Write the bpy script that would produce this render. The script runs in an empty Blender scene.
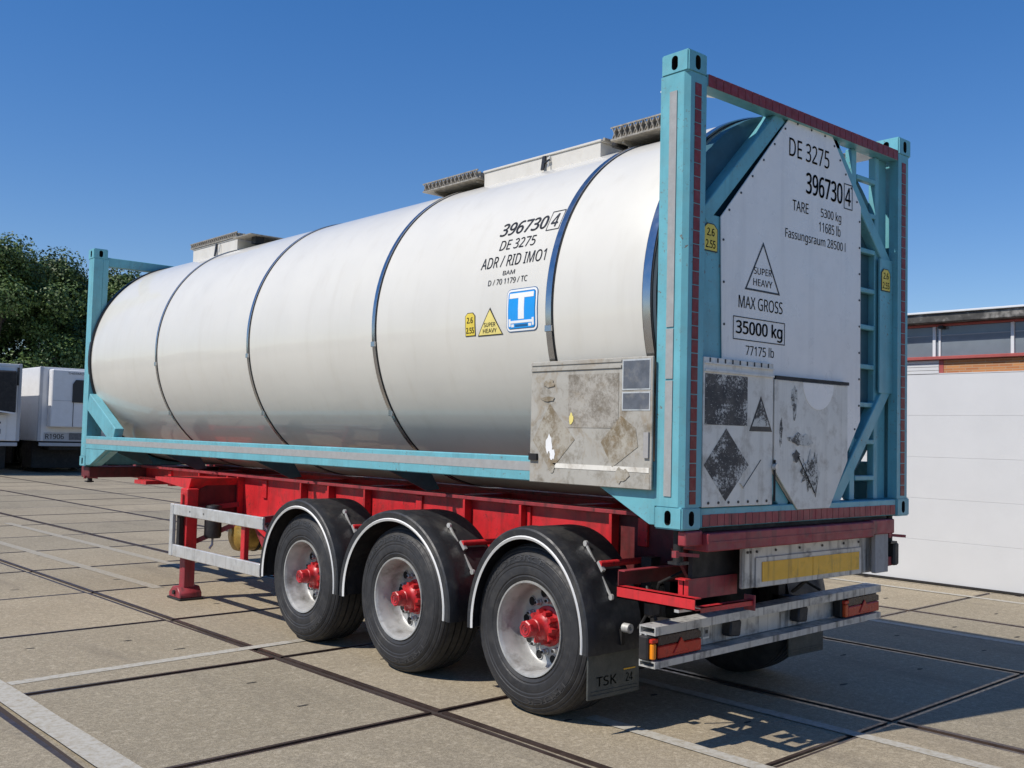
import bpy, bmesh, math, random
import numpy as np
from mathutils import Vector, Matrix
R = math.radians
random.seed(7)
rng = np.random.default_rng(7)
sc = bpy.context.scene
COL = sc.collection

# ------------------------------------------------------------------ camera
cd = bpy.data.cameras.new('camera'); cam = bpy.data.objects.new('camera', cd); COL.objects.link(cam)
CP = Vector((-4.27831, -3.46775, 1.70473))
yaw, pit, rol = -0.723845, 0.0502015, 0.0238648
fw = Vector((-math.sin(yaw)*math.cos(pit), math.cos(yaw)*math.cos(pit), math.sin(pit)))
rt0 = Vector((math.cos(yaw), math.sin(yaw), 0)); up0 = rt0.cross(fw)
rt = math.cos(rol)*rt0 + math.sin(rol)*up0; up = -math.sin(rol)*rt0 + math.cos(rol)*up0
cam.matrix_world = Matrix(((rt.x, up.x, -fw.x, CP.x), (rt.y, up.y, -fw.y, CP.y), (rt.z, up.z, -fw.z, CP.z), (0, 0, 0, 1)))
cd.sensor_width = 36; cd.lens = 1026.28/1024*36; cd.clip_end = 3000; cd.clip_start = 0.05
sc.camera = cam

# ------------------------------------------------------------------ sky, sun, exposure
SUN_EL, SUN_X, SUN_Y = R(50), -1.0, 0.225
w = bpy.data.worlds.new('World'); sc.world = w; w.use_nodes = True
nt = w.node_tree; nt.nodes.clear()
sky = nt.nodes.new('ShaderNodeTexSky'); sky.sky_type = 'NISHITA'; sky.sun_disc = False
sky.sun_elevation = SUN_EL; sky.sun_rotation = math.atan2(SUN_X, SUN_Y)
sky.air_density = 1.0; sky.dust_density = 0.0; sky.ozone_density = 5.0; sky.altitude = 0
bg = nt.nodes.new('ShaderNodeBackground'); bg.inputs['Strength'].default_value = 0.15
wo = nt.nodes.new('ShaderNodeOutputWorld')
hs = nt.nodes.new('ShaderNodeHueSaturation'); hs.inputs['Saturation'].default_value = 1.31; hs.inputs['Hue'].default_value = .515
gm = nt.nodes.new('ShaderNodeGamma'); gm.inputs['Gamma'].default_value = .8
nt.links.new(sky.outputs[0], hs.inputs['Color']); nt.links.new(hs.outputs[0], gm.inputs[0]); nt.links.new(gm.outputs[0], bg.inputs[0]); nt.links.new(bg.outputs[0], wo.inputs[0])
sl = bpy.data.lights.new('sun', 'SUN'); sl.energy = 4.35; sl.angle = R(0.53); sl.color = (1.0, 0.94, 0.85)
so = bpy.data.objects.new('sun', sl); COL.objects.link(so)
hd = Vector((SUN_X, SUN_Y, 0)).normalized()
sdir = Vector((hd.x*math.cos(SUN_EL), hd.y*math.cos(SUN_EL), math.sin(SUN_EL)))
so.rotation_euler = sdir.to_track_quat('Z', 'Y').to_euler(); so.location = (-20, 5, 25)
sc.view_settings.view_transform = 'Standard'; sc.view_settings.look = 'None'
sc.view_settings.exposure = 0.13; sc.view_settings.gamma = 1.0

# ------------------------------------------------------------------ materials
def N(t, ty, **kw):
    n = t.nodes.new(ty)
    for k, v in kw.items():
        if k in n.inputs: n.inputs[k].default_value = v
        else: setattr(n, k, v)
    return n
def ramp(t, fac, stops, interp='LINEAR'):
    n = t.nodes.new('ShaderNodeValToRGB'); n.color_ramp.interpolation = interp
    e = n.color_ramp.elements
    e[0].position, e[0].color = stops[0][0], (*stops[0][1], 1)
    e[1].position, e[1].color = stops[1][0], (*stops[1][1], 1)
    for p, c in stops[2:]:
        x = e.new(p); x.color = (*c, 1)
    t.links.new(fac, n.inputs[0]); return n.outputs[0]
def mix(t, fac, a, b, mode='MIX'):
    n = t.nodes.new('ShaderNodeMix'); n.data_type = 'RGBA'; n.blend_type = mode
    for s, v in ((0, fac), (6, a), (7, b)):
        if hasattr(v, 'is_output'): t.links.new(v, n.inputs[s])
        else: n.inputs[s].default_value = v if s == 0 else (*v, 1)
    return n.outputs[2]
def noise(t, scale, detail=4, rough=.55, vec=None, dist=0.0):
    n = N(t, 'ShaderNodeTexNoise', Scale=scale, Detail=detail, Roughness=rough, Distortion=dist)
    if vec is not None: t.links.new(vec, n.inputs['Vector'])
    return n.outputs[0]
def coords(t, scale=(1, 1, 1)):
    g = t.nodes.new('ShaderNodeNewGeometry')
    m = t.nodes.new('ShaderNodeMapping'); m.inputs['Scale'].default_value = scale
    t.links.new(g.outputs['Position'], m.inputs[0]); return m.outputs[0]
def pmat(name, col, rough=.5, metal=0.0, var=.12, vs=5.0, dirt=None, bump=0.0, bs=60.0, coat=0.0, streak=None, rvar=.12, chips=None, wave=0.0):
    m = bpy.data.materials.new(name); m.use_nodes = True; t = m.node_tree
    b = t.nodes['Principled BSDF']; b.inputs['Metallic'].default_value = metal
    b.inputs['Coat Weight'].default_value = coat; b.inputs['Coat Roughness'].default_value = 0.02
    v = coords(t)
    dk = tuple(c*(1-var) for c in col); lt = tuple(min(1, c*(1+var)) for c in col)
    c = ramp(t, noise(t, vs, 6, .6, v), [(.3, dk), (.7, lt)])
    if dirt:
        dc, amt, ds = dirt
        f = ramp(t, noise(t, ds, 8, .68, v), [(.5, (0, 0, 0)), (.72, (amt, amt, amt))])
        c = mix(t, f, c, dc)
    if streak:
        dc, amt, ss = streak
        v2 = coords(t, (1, 1, .06))
        f = ramp(t, noise(t, ss, 5, .6, v2), [(.52, (0, 0, 0)), (.75, (amt, amt, amt))])
        c = mix(t, f, c, dc)
    if chips:
        dc, amt, cs, th = chips
        f = ramp(t, noise(t, cs, 6, .7, v), [(th, (0, 0, 0)), (th+.03, (amt, amt, amt))]); f2 = ramp(t, noise(t, 3.1, 3, .5, v), [(.45, (0, 0, 0)), (.62, (1, 1, 1))])
        c = mix(t, mix(t, 1.0, f, f2, 'MULTIPLY'), c, dc)
    t.links.new(c, b.inputs['Base Color'])
    r = ramp(t, noise(t, vs*2.3, 5, .6, v), [(.3, (max(0, rough-rvar),)*3), (.7, (min(1, rough+rvar),)*3)])
    t.links.new(r, b.inputs['Roughness'])
    if wave:
        bn = N(t, 'ShaderNodeBump', Strength=wave, Distance=.02)
        t.links.new(noise(t, 2.2, 3, .5, coords(t, (1, .55, 1.6))), bn.inputs['Height']); t.links.new(bn.outputs[0], b.inputs['Normal'])
    if bump:
        bn = N(t, 'ShaderNodeBump', Strength=bump, Distance=.004)
        t.links.new(noise(t, bs, 5, .6, v), bn.inputs['Height']); t.links.new(bn.outputs[0], b.inputs['Normal'])
    return m
def worn(name, base, ink, lo, hi, scale, rough=.6, rust=None):
    """printed board whose print has flaked: ink colour shows where the noise is above a threshold"""
    m = bpy.data.materials.new(name); m.use_nodes = True; t = m.node_tree; b = t.nodes['Principled BSDF']
    v = coords(t); n1 = noise(t, scale, 9, .78, v, .4)
    big = noise(t, 6.5, 4, .6, v, .3); mm = N(t, 'ShaderNodeMath', operation='MULTIPLY_ADD'); t.links.new(big, mm.inputs[0]); mm.inputs[1].default_value = .9; mm.inputs[2].default_value = -.45
    ad = N(t, 'ShaderNodeMath', operation='ADD'); t.links.new(n1, ad.inputs[0]); t.links.new(mm.outputs[0], ad.inputs[1])
    mp2 = t.nodes.new('ShaderNodeMapping'); mp2.inputs['Rotation'].default_value = (R(38), R(38), 0); mp2.inputs['Scale'].default_value = (1, 1, 9); t.links.new(v, mp2.inputs[0])
    sc_ = ramp(t, noise(t, 26, 3, .6, mp2.outputs[0]), [(.66, (0, 0, 0)), (.70, (1, 1, 1))])
    c = mix(t, ramp(t, ad.outputs[0], [(lo, (0, 0, 0)), (hi, (1, 1, 1))]), base, ink)
    if hi-lo < .12: c = mix(t, sc_, c, base)
    c = mix(t, ramp(t, noise(t, 9, 5, .6, v), [(.4, (0, 0, 0)), (.75, (.35, .35, .35))]), c, (.25, .22, .18))
    if rust:
        c = mix(t, ramp(t, noise(t, 5, 9, .7, v, .8), [(.52, (0, 0, 0)), (.68, (rust[1],)*3)]), c, rust[0])
    t.links.new(c, b.inputs['Base Color']); b.inputs['Roughness'].default_value = rough
    bn = N(t, 'ShaderNodeBump', Strength=.25, Distance=.003); t.links.new(n1, bn.inputs['Height']); t.links.new(bn.outputs[0], b.inputs['Normal'])
    return m
M = {}
M['tank'] = pmat('tank_paint', (.63, .61, .55), .50, var=.03, vs=1.6, coat=.55, dirt=((.50, .46, .40), .05, 3.0), streak=((.47, .43, .35), .22, 8), rvar=.06, wave=.10)
M['box'] = pmat('box_paint', (.60, .575, .52), .4, var=.05, vs=6, dirt=((.4, .36, .3), .25, 9))
M['teal'] = pmat('teal_paint', (.135, .385, .445), .42, var=.12, vs=4, dirt=((.16, .26, .27), .35, 11), streak=((.06, .19, .22), .4, 18), chips=((.15, .075, .035), .9, 42, .60))
M['stripe'] = pmat('reflective_stripe', (.32, .325, .32), .4, var=.1, vs=18, dirt=((.33, .3, .27), .5, 16), bump=.3, bs=120)
M['redtape'] = pmat('red_reflective_tape', (.19, .010, .010), .5, var=.25, vs=14, dirt=((.22, .12, .12), .4, 25))
M['red'] = pmat('red_paint', (.56, .022, .028), .42, var=.16, vs=4, dirt=((.16, .035, .03), .6, 7), streak=((.08, .022, .02), .55, 13), chips=((.06, .03, .025), .9, 48, .58))
M['hubred'] = pmat('hub_red_paint', (.46, .018, .022), .4, var=.2, vs=20, dirt=((.08, .02, .018), .8, 16))
M['redworn'] = pmat('worn_red_paint', (.30, .035, .045), .5, var=.25, vs=7, dirt=((.10, .05, .05), .8, 14), streak=((.035, .022, .022), .85, 15))
M['redgrimeshade'] = pmat('shaded_grimy_red_paint', (.12, .016, .018), .6, var=.3, vs=7, dirt=((.03, .018, .016), .8, 9), streak=((.025, .016, .015), .6, 18))  # red darkened for the shade below the container, with grime noise on top
M['tealdeepshade'] = pmat('deep_shade_teal_paint', (.022, .075, .085), .6, var=.3, vs=7)  # teal with the shade under the barrel put into the colour
M['tealshade'] = pmat('shaded_teal_paint', (.030, .095, .125), .5, var=.2, vs=6)  # teal darkened to carry the deep shade behind the end frame
M['panel'] = pmat('grey_white_panel', (.85, .82, .77), .33, var=.04, vs=2, streak=((.55, .54, .52), .35, 9), dirt=((.55, .54, .52), .2, 10))
M['board'] = pmat('placard_board', (.72, .69, .62), .5, var=.08, vs=6, dirt=((.25, .2, .14), .6, 8), streak=((.3, .26, .2), .45, 12))
M['oldboard'] = worn('rusted_board', (.38, .365, .325), (.17, .145, .105), .50, .78, 16, .65, ((.22, .15, .07), .6))
M['stain'] = worn('glue_residue', (.37, .345, .29), (.17, .13, .075), .40, .66, 30, .75, ((.22, .14, .055), .7))
M['gluegrey'] = worn('grey_residue', (.37, .35, .31), (.16, .14, .11), .38, .64, 45, .75, ((.22, .16, .08), .4))
M['wornblack'] = worn('worn_black_print', (.60, .59, .55), (.03, .03, .033), .36, .47, 75, .6)
M['scuff'] = worn('scuffed_black_print', (.60, .59, .54), (.04, .04, .04), .47, .55, 48, .6)
M['ink'] = pmat('black_ink', (.018, .018, .02), .45, var=.2, vs=30)
M['darkplate'] = pmat('dark_plate', (.10, .11, .13), .35, var=.25, vs=14, dirt=((.25, .24, .22), .5, 18), rvar=.1)
M['steelband'] = pmat('bright_steel_band', (.50, .50, .51), .22, metal=1, var=.06, vs=8, rvar=.05)
M['gasket'] = pmat('black_gasket', (.015, .016, .018), .45, var=.2)
M['alu'] = pmat('aluminium', (.66, .66, .64), .42, metal=.55, var=.08, vs=6, dirt=((.3, .28, .25), .4, 9), streak=((.2, .19, .17), .4, 20))
M['dirtyalu'] = pmat('dirty_aluminium', (.52, .51, .48), .5, metal=.35, var=.1, vs=7, dirt=((.10, .09, .08), .8, 8), streak=((.022, .02, .02), 1.0, 22))
M['galv'] = pmat('galvanised_grating', (.34, .31, .26), .5, metal=.3, var=.35, vs=30, dirt=((.2, .17, .13), .6, 18))
M['rubber'] = pmat('tyre_rubber', (.022, .022, .024), .62, var=.25, vs=14, dirt=((.06, .056, .05), .6, 7), bump=.25, bs=150)
M['fender'] = pmat('black_plastic', (.020, .021, .024), .48, var=.25, vs=9, dirt=((.085, .08, .07), .7, 6), bump=.35, bs=160)
M['flap'] = pmat('mud_flap_rubber', (.060, .063, .056), .6, var=.2, vs=10, dirt=((.12, .11, .09), .6, 8), bump=.5, bs=90)
M['flaptext'] = pmat('faded_flap_print', (.035, .05, .045), .6, var=.3, vs=40, dirt=((.07, .07, .06), .8, 40))
M['whitetrim'] = pmat('white_edge_trim', (.75, .74, .71), .4, var=.06)
M['rim'] = pmat('silver_rim', (.40, .40, .385), .42, metal=.25, var=.15, vs=9, dirt=((.13, .115, .095), .85, 7))
M['dark'] = pmat('dark_underbody', (.012, .011, .011), .65, var=.3, vs=6, dirt=((.05, .04, .035), .5, 6))
M['hole'] = pmat('dark_cavity', (.006, .006, .006), .8, var=.1)
M['gold'] = pmat('gold_tank_paint', (.45, .29, .07), .35, metal=.4, var=.2, vs=8, dirt=((.12, .07, .03), .7, 9))
M['yellow'] = pmat('yellow_sticker', (.72, .56, .07), .45, var=.08, vs=15)
M['paleyellow'] = pmat('pale_yellow_sticker', (.75, .63, .20), .45, var=.08, vs=15)
M['plateyellow'] = pmat('yellow_marker_plate', (.80, .44, .03), .45, var=.1, vs=9, dirt=((.12, .08, .03), .5, 9), streak=((.05, .04, .03), .6, 22))
M['blue'] = pmat('blue_sign', (.012, .28, .72), .35, var=.05)
M['darkblue'] = pmat('dark_blue_sign', (.015, .10, .25), .35, var=.05)
M['white'] = pmat('white_sign', (.78, .78, .77), .4, var=.03)
M['lens'] = pmat('red_lens', (.50, .03, .015), .22, var=.2, vs=12, dirt=((.06, .02, .015), .6, 12))
M['lensdark'] = pmat('dark_lens', (.035, .022, .022), .25, var=.2, vs=12, dirt=((.09, .06, .05), .4, 12))
M['orangelens'] = pmat('orange_red_lens', (.55, .07, .012), .25, var=.15)
M['amber'] = pmat('amber_lens', (.85, .26, .01), .3, var=.08)
M['wood'] = pmat('weathered_grey_plate', (.34, .33, .32), .7, var=.15, vs=10, streak=((.16, .15, .14), .6, 30), dirt=((.12, .11, .1), .5, 10))
M['wallwhite'] = pmat('white_cladding', (.58, .585, .59), .55, var=.025, vs=2, streak=((.6, .6, .6), .25, 5))
M['sill'] = pmat('red_sill_paint', (.36, .08, .07), .5, var=.12)
M['fascia'] = pmat('weathered_dark_fascia', (.055, .052, .048), .7, var=.5, vs=9, dirt=((.45, .43, .4), .8, 5))
M['metalwhite'] = pmat('white_frame', (.66, .67, .68), .4, var=.05)
M['glass'] = pmat('window_glass', (.16, .19, .22), .06, var=.12, vs=3, rvar=.03)
M['blind'] = pmat('window_blind', (.36, .37, .38), .6, var=.06, vs=4)
M['truckwhite'] = pmat('trailer_white', (.70, .70, .70), .4, var=.04, dirt=((.5, .47, .42), .2, 3))
M['truckgrey'] = pmat('trailer_grey', (.42, .43, .45), .4, var=.06)
M['brown'] = pmat('brown_red_bar', (.2, .06, .04), .6)

def brick_mat():
    m = bpy.data.materials.new('orange_brick'); m.use_nodes = True; t = m.node_tree; b = t.nodes['Principled BSDF']
    g = t.nodes.new('ShaderNodeNewGeometry'); mp = t.nodes.new('ShaderNodeMapping'); mp.inputs['Rotation'].default_value = (0, R(90), R(90))
    sep = t.nodes.new('ShaderNodeSeparateXYZ'); cb = t.nodes.new('ShaderNodeCombineXYZ')
    t.links.new(g.outputs['Position'], sep.inputs[0]); t.links.new(sep.outputs[1], cb.inputs[0]); t.links.new(sep.outputs[2], cb.inputs[1])
    br = N(t, 'ShaderNodeTexBrick', Scale=1.0); br.inputs['Brick Width'].default_value = .16; br.inputs['Row Height'].default_value = .031
    br.inputs['Mortar Size'].default_value = .003; br.inputs['Color1'].default_value = (.50, .22, .075, 1); br.inputs['Color2'].default_value = (.38, .14, .05, 1)
    br.inputs['Mortar'].default_value = (.40, .30, .2, 1); t.links.new(cb.outputs[0], br.inputs['Vector'])
    t.links.new(br.outputs[0], b.inputs['Base Color']); b.inputs['Roughness'].default_value = .8
    return m
M['brick'] = brick_mat()

def concrete(name, grid):
    m = bpy.data.materials.new(name); m.use_nodes = True; t = m.node_tree; b = t.nodes['Principled BSDF']
    v = coords(t)
    c = ramp(t, noise(t, .7, 6, .62, v), [(.32, (.335, .285, .198)), (.68, (.44, .378, .272))])
    c = mix(t, ramp(t, noise(t, 9, 8, .7, v), [(.35, (.0, .0, .0)), (.75, (.55, .55, .55))]), c, (.29, .254, .188))
    c = mix(t, ramp(t, noise(t, 140, 3, .7, v), [(.36, (.85, .85, .85)), (.52, (0, 0, 0))]), c, (.13, .105, .075))
    c = mix(t, ramp(t, noise(t, 95, 3, .7, v), [(.56, (0, 0, 0)), (.70, (.8, .8, .8))]), c, (.52, .46, .36))
    c = mix(t, ramp(t, noise(t, 38, 5, .75, v), [(.34, (.75, .75, .75)), (.54, (0, 0, 0))]), c, (.19, .16, .115))
    c = mix(t, ramp(t, noise(t, 15, 6, .78, v, .3), [(.36, (.6, .6, .6)), (.54, (0, 0, 0))]), c, (.22, .188, .135))
    c = mix(t, ramp(t, noise(t, 19, 6, .78, v, .3), [(.52, (0, 0, 0)), (.68, (.55, .55, .55))]), c, (.50, .44, .34))
    # tyre marks and oil: long soft dark bands along the yard
    c = mix(t, ramp(t, noise(t, 1.1, 6, .66, coords(t, (1.6, .35, 1)), .6), [(.54, (0, 0, 0)), (.74, (.5, .5, .5))]), c, (.15, .128, .10))
    c = mix(t, ramp(t, noise(t, 2.6, 7, .72, v, .5), [(.64, (0, 0, 0)), (.74, (.6, .6, .6))]), c, (.14, .125, .10))
    if not grid:
        oi = t.nodes.new('ShaderNodeObjectInfo')
        c = mix(t, 1.0, c, ramp(t, oi.outputs['Random'], [(0, (.86, .87, .88)), (1, (1.08, 1.06, 1.04))]), 'MULTIPLY')
    else:
        sep = t.nodes.new('ShaderNodeSeparateXYZ'); t.links.new(v, sep.inputs[0])
        fs = []
        for k, (o, p) in enumerate(((-.36, 2.05), (1.6, 1.905))):
            a = N(t, 'ShaderNodeMath', operation='SUBTRACT'); t.links.new(sep.outputs[k], a.inputs[0]); a.inputs[1].default_value = o
            d = N(t, 'ShaderNodeMath', operation='PINGPONG'); t.links.new(a.outputs[0], d.inputs[0]); d.inputs[1].default_value = p/2
            l = N(t, 'ShaderNodeMath', operation='LESS_THAN'); t.links.new(d.outputs[0], l.inputs[0]); l.inputs[1].default_value = .035
            fs.append(l.outputs[0])
        mx = N(t, 'ShaderNodeMath', operation='MAXIMUM'); t.links.new(fs[0], mx.inputs[0]); t.links.new(fs[1], mx.inputs[1])
        c = mix(t, mx.outputs[0], c, (.055, .042, .036))
    t.links.new(c, b.inputs['Base Color'])
    t.links.new(ramp(t, noise(t, 30, 4, .6, v), [(.3, (.78,)*3), (.7, (.95,)*3)]), b.inputs['Roughness'])
    b.inputs['Specular IOR Level'].default_value = .22
    bn = N(t, 'ShaderNodeBump', Strength=.6, Distance=.004); t.links.new(noise(t, 70, 4, .65, v), bn.inputs['Height']); t.links.new(bn.outputs[0], b.inputs['Normal'])
    return m
M['slab'] = concrete('slab_concrete', False)
M['ground'] = concrete('yard_concrete', True)
M['joint'] = pmat('joint_filler', (.060, .046, .040), .75, var=.4, vs=20, dirt=((.14, .12, .10), .5, 12))
M['edge'] = pmat('worn_steel_edge', (.085, .058, .048), .38, metal=.5, var=.3, vs=10, dirt=((.07, .05, .042), .7, 9))
M['slot'] = pmat('slot_shadow', (.03, .026, .022), .9)
def paint_mat(name, lo, hi):
    m = bpy.data.materials.new(name); m.use_nodes = True; t = m.node_tree; b = t.nodes['Principled BSDF']; v = coords(t)
    c = mix(t, ramp(t, noise(t, 24, 8, .75, v), [(lo, (0, 0, 0)), (hi, (1, 1, 1))]), (.31, .272, .205), (.42, .40, .35))
    t.links.new(c, b.inputs['Base Color']); b.inputs['Roughness'].default_value = .8
    return m
M['paint'] = paint_mat('road_paint', .36, .56); M['oldpaint'] = paint_mat('faded_road_paint', .46, .72)

def leaf_mat(name, a, b_):
    m = bpy.data.materials.new(name); m.use_nodes = True; t = m.node_tree; b = t.nodes['Principled BSDF']; v = coords(t)
    c = ramp(t, noise(t, 1.2, 5, .7, v), [(.3, a), (.7, b_)])
    t.links.new(c, b.inputs['Base Color']); b.inputs['Roughness'].default_value = .55
    return m
M['leaf'] = leaf_mat('oak_leaves', (.030, .058, .012), (.115, .18, .035))
M['leaf2'] = leaf_mat('maple_leaves', (.024, .048, .012), (.085, .14, .03))
M['bark'] = pmat('bark', (.09, .07, .05), .9, var=.4, vs=9)

# ------------------------------------------------------------------ mesh helpers (world coordinates)
class MB:
    def __init__(s): s.v = []; s.f = []; s.m = []; s.mats = []
    def mi(s, k):
        if k not in s.mats: s.mats.append(k)
        return s.mats.index(k)
    def add(s, vs, fs, mat):
        o = len(s.v); s.v += [tuple(p) for p in vs]; i = s.mi(mat)
        for f in fs: s.f.append(tuple(o+k for k in f)); s.m.append(i)
        return s
    def box(s, x0, x1, y0, y1, z0, z1, mat, bev=0.0, xf=None):
        bm = bmesh.new(); bmesh.ops.create_cube(bm, size=1)
        for q in bm.verts: q.co = Vector(((x0+x1)/2+q.co.x*(x1-x0), (y0+y1)/2+q.co.y*(y1-y0), (z0+z1)/2+q.co.z*(z1-z0)))
        if bev: bmesh.ops.bevel(bm, geom=bm.edges[:], offset=bev, segments=1, affect='EDGES')
        if xf: bmesh.ops.transform(bm, matrix=xf, verts=bm.verts)
        return s.bm(bm, mat)
    def bm(s, bm, mat):
        bm.verts.index_update()
        s.add([q.co[:] for q in bm.verts], [[q.index for q in f.verts] for f in bm.faces], mat); bm.free(); return s
    def prism(s, poly, n0, n1, axis, mat, bev=0.0):
        """poly = 2D outline; extruded along axis (0,1,2) from n0 to n1"""
        def P(a, b, n): return {0: (n, a, b), 1: (a, n, b), 2: (a, b, n)}[axis]
        bm = bmesh.new(); A = [bm.verts.new(P(a, b, n0)) for a, b in poly]; B = [bm.verts.new(P(a, b, n1)) for a, b in poly]
        bm.faces.new(A); bm.faces.new(B[::-1]); k = len(poly)
        for i in range(k): bm.faces.new((A[i], B[i], B[(i+1) % k], A[(i+1) % k]))
        bmesh.ops.recalc_face_normals(bm, faces=bm.faces)
        if bev: bmesh.ops.bevel(bm, geom=bm.edges[:], offset=bev, segments=1, affect='EDGES')
        return s.bm(bm, mat)
    def bar(s, p, q, wd, ht, mat, upv=(0, 0, 1), bev=0.0):
        p, q = Vector(p), Vector(q); d = (q-p); L = d.length; d.normalize(); x = d.cross(Vector(upv)).normalized(); z = x.cross(d)
        return s.box(-wd/2, wd/2, 0, L, -ht/2, ht/2, mat, bev, Matrix(((x.x, d.x, z.x, p.x), (x.y, d.y, z.y, p.y), (x.z, d.z, z.z, p.z), (0, 0, 0, 1))))
    def tube(s, pts, r, mat, n=10, cap=True):
        pts = [Vector(p) for p in pts]; vs = []; fs = []; rr = r if hasattr(r, '__len__') else [r]*len(pts)
        for i, p in enumerate(pts):
            d = (pts[min(i+1, len(pts)-1)]-pts[max(i-1, 0)]).normalized()
            a = d.cross(Vector((0, 0, 1)) if abs(d.z) < .95 else Vector((1, 0, 0))).normalized(); b = d.cross(a)
            for k in range(n):
                t = 2*math.pi*k/n; vs.append(p+rr[i]*(math.cos(t)*a+math.sin(t)*b))
        for i in range(len(pts)-1):
            for k in range(n): fs.append((i*n+k, i*n+(k+1) % n, (i+1)*n+(k+1) % n, (i+1)*n+k))
        if cap: fs.append(tuple(range(n))[::-1]); fs.append(tuple((len(pts)-1)*n+k for k in range(n)))
        return s.add(vs, fs, mat)
    def lathe(s, prof, c, axis, mat, n=48, a0=0, a1=360, close=False):
        """prof = [(r, along)], turned round the axis through c"""
        full = abs(a1-a0) >= 360; m = n if full else n+1; vs = []; fs = []
        for r, l in prof:
            for k in range(m):
                t = R(a0+(a1-a0)*k/n); a, b = r*math.cos(t), r*math.sin(t)
                vs.append((c[0]+l, c[1]+a, c[2]+b) if axis == 0 else (c[0]+a, c[1]+l, c[2]+b) if axis == 1 else (c[0]+a, c[1]+b, c[2]+l))
        P = len(prof)
        for i in range(P if close else P-1):
            j = (i+1) % P
            for k in range(n):
                k2 = (k+1) % m; fs.append((i*m+k, i*m+k2, j*m+k2, j*m+k))
        return s.add(vs, fs, mat)
    def mesh(s, name, smooth=35, recalc=True):
        me = bpy.data.meshes.new(name); me.from_pydata(s.v, [], s.f)
        for k in s.mats: me.materials.append(M[k])
        me.polygons.foreach_set('material_index', s.m)
        if recalc:
            bm = bmesh.new(); bm.from_mesh(me); bmesh.ops.recalc_face_normals(bm, faces=bm.faces); bm.to_mesh(me); bm.free()
        if smooth:
            me.polygons.foreach_set('use_smooth', [True]*len(me.polygons)); me.set_sharp_from_angle(angle=R(smooth))
        me.update(); return me
    def obj(s, name, parent=None, smooth=35, kind=None, recalc=True):
        return link(name, s.mesh(name, smooth, recalc), parent, kind)
def link(name, me, parent=None, kind=None, loc=None):
    o = bpy.data.objects.new(name, me); COL.objects.link(o)
    if parent is not None: attach(o, parent)
    if loc is not None: o.location = loc
    if kind: o['kind'] = kind
    return o
ORG = {}
def attach(o, parent):
    o.parent = parent
    o.matrix_parent_inverse = Matrix.Translation(-Vector(ORG.get(parent.name, (0, 0, 0))))
def thing(name, label, cat, loc, group=None):
    o = bpy.data.objects.new(name, None); COL.objects.link(o); o.location = loc; o.empty_display_size = .2
    o['label'] = label; o['category'] = cat; ORG[o.name] = tuple(loc)
    if group: o['group'] = group
    return o
def tag(o, label, cat, group=None):
    o['label'] = label; o['category'] = cat
    if group: o['group'] = group
    return o

try:
    FONT = bpy.data.fonts.load(bpy.utils.system_resource('DATAFILES', path='fonts')+'/NotoSansHebrew-Regular.woff2')
except Exception:
    FONT = None
def text2d(body, w_=None, h_=None, bold=0.0, spacing=1.0):
    cu = bpy.data.curves.new('lettering', 'FONT'); cu.body = body; cu.size = 1
    if FONT: cu.font = FONT
    cu.resolution_u = 3; cu.space_character = spacing
    o = bpy.data.objects.new('lettering', cu); COL.objects.link(o)
    me = bpy.data.meshes.new_from_object(o); bpy.data.objects.remove(o); bpy.data.curves.remove(cu)
    v = np.array([q.co[:2] for q in me.vertices]); f = [tuple(p.vertices) for p in me.polygons]; bpy.data.meshes.remove(me)
    lo, hi = v.min(0), v.max(0); v = v-lo; ext = hi-lo
    sx = w_/ext[0] if w_ else None; sy = h_/ext[1] if h_ else None
    sx = sx or sy; sy = sy or sx; v = v*np.array([sx, sy])
    bold = max(bold, .001)
    if bold:
        e = .022*ext[1]*sy*bold/.02*1.6; n = len(v); vv = [v+np.array([d, q]) for d, q in ((-e, 0), (0, 0), (e, 0), (0, e*.5), (0, -e*.5))]
        f = f+[tuple(k+n*m for k in p) for m in range(1, 5) for p in f]; v = np.concatenate(vv)
    return v, f
def rear_text(body, x0, x1, z0, z1, y, mat, parent, bold=0.0, name='lettering', slope=0):
    v, f = text2d(body, x1-x0, z1-z0, bold); b = MB()
    b.add([(x0+a, y, z0+c+slope*a) for a, c in v], f, mat); return b.obj(name, parent, 0, recalc=False)
TC = (1.219, 2.502); TR = 1.219
def cyl(y, z, r):
    dz = z-TC[1]; return (TC[0]-math.sqrt(max(r*r-dz*dz, 1e-6)), y, z)
TSH = [.004]
def tank_text(body, y0, y1, z0, z1, mat, parent, bold=0.0, r=TR+.003, name='lettering'):
    """text on the left flank, reading towards -y, starting at y0"""
    v, f = text2d(body, abs(y0-y1), z1-z0, bold); b = MB()
    b.add([cyl(y0-TSH[0]-a, z0+c, r) for a, c in v], f, mat); return b.obj(name, parent, 0, recalc=False)
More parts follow.
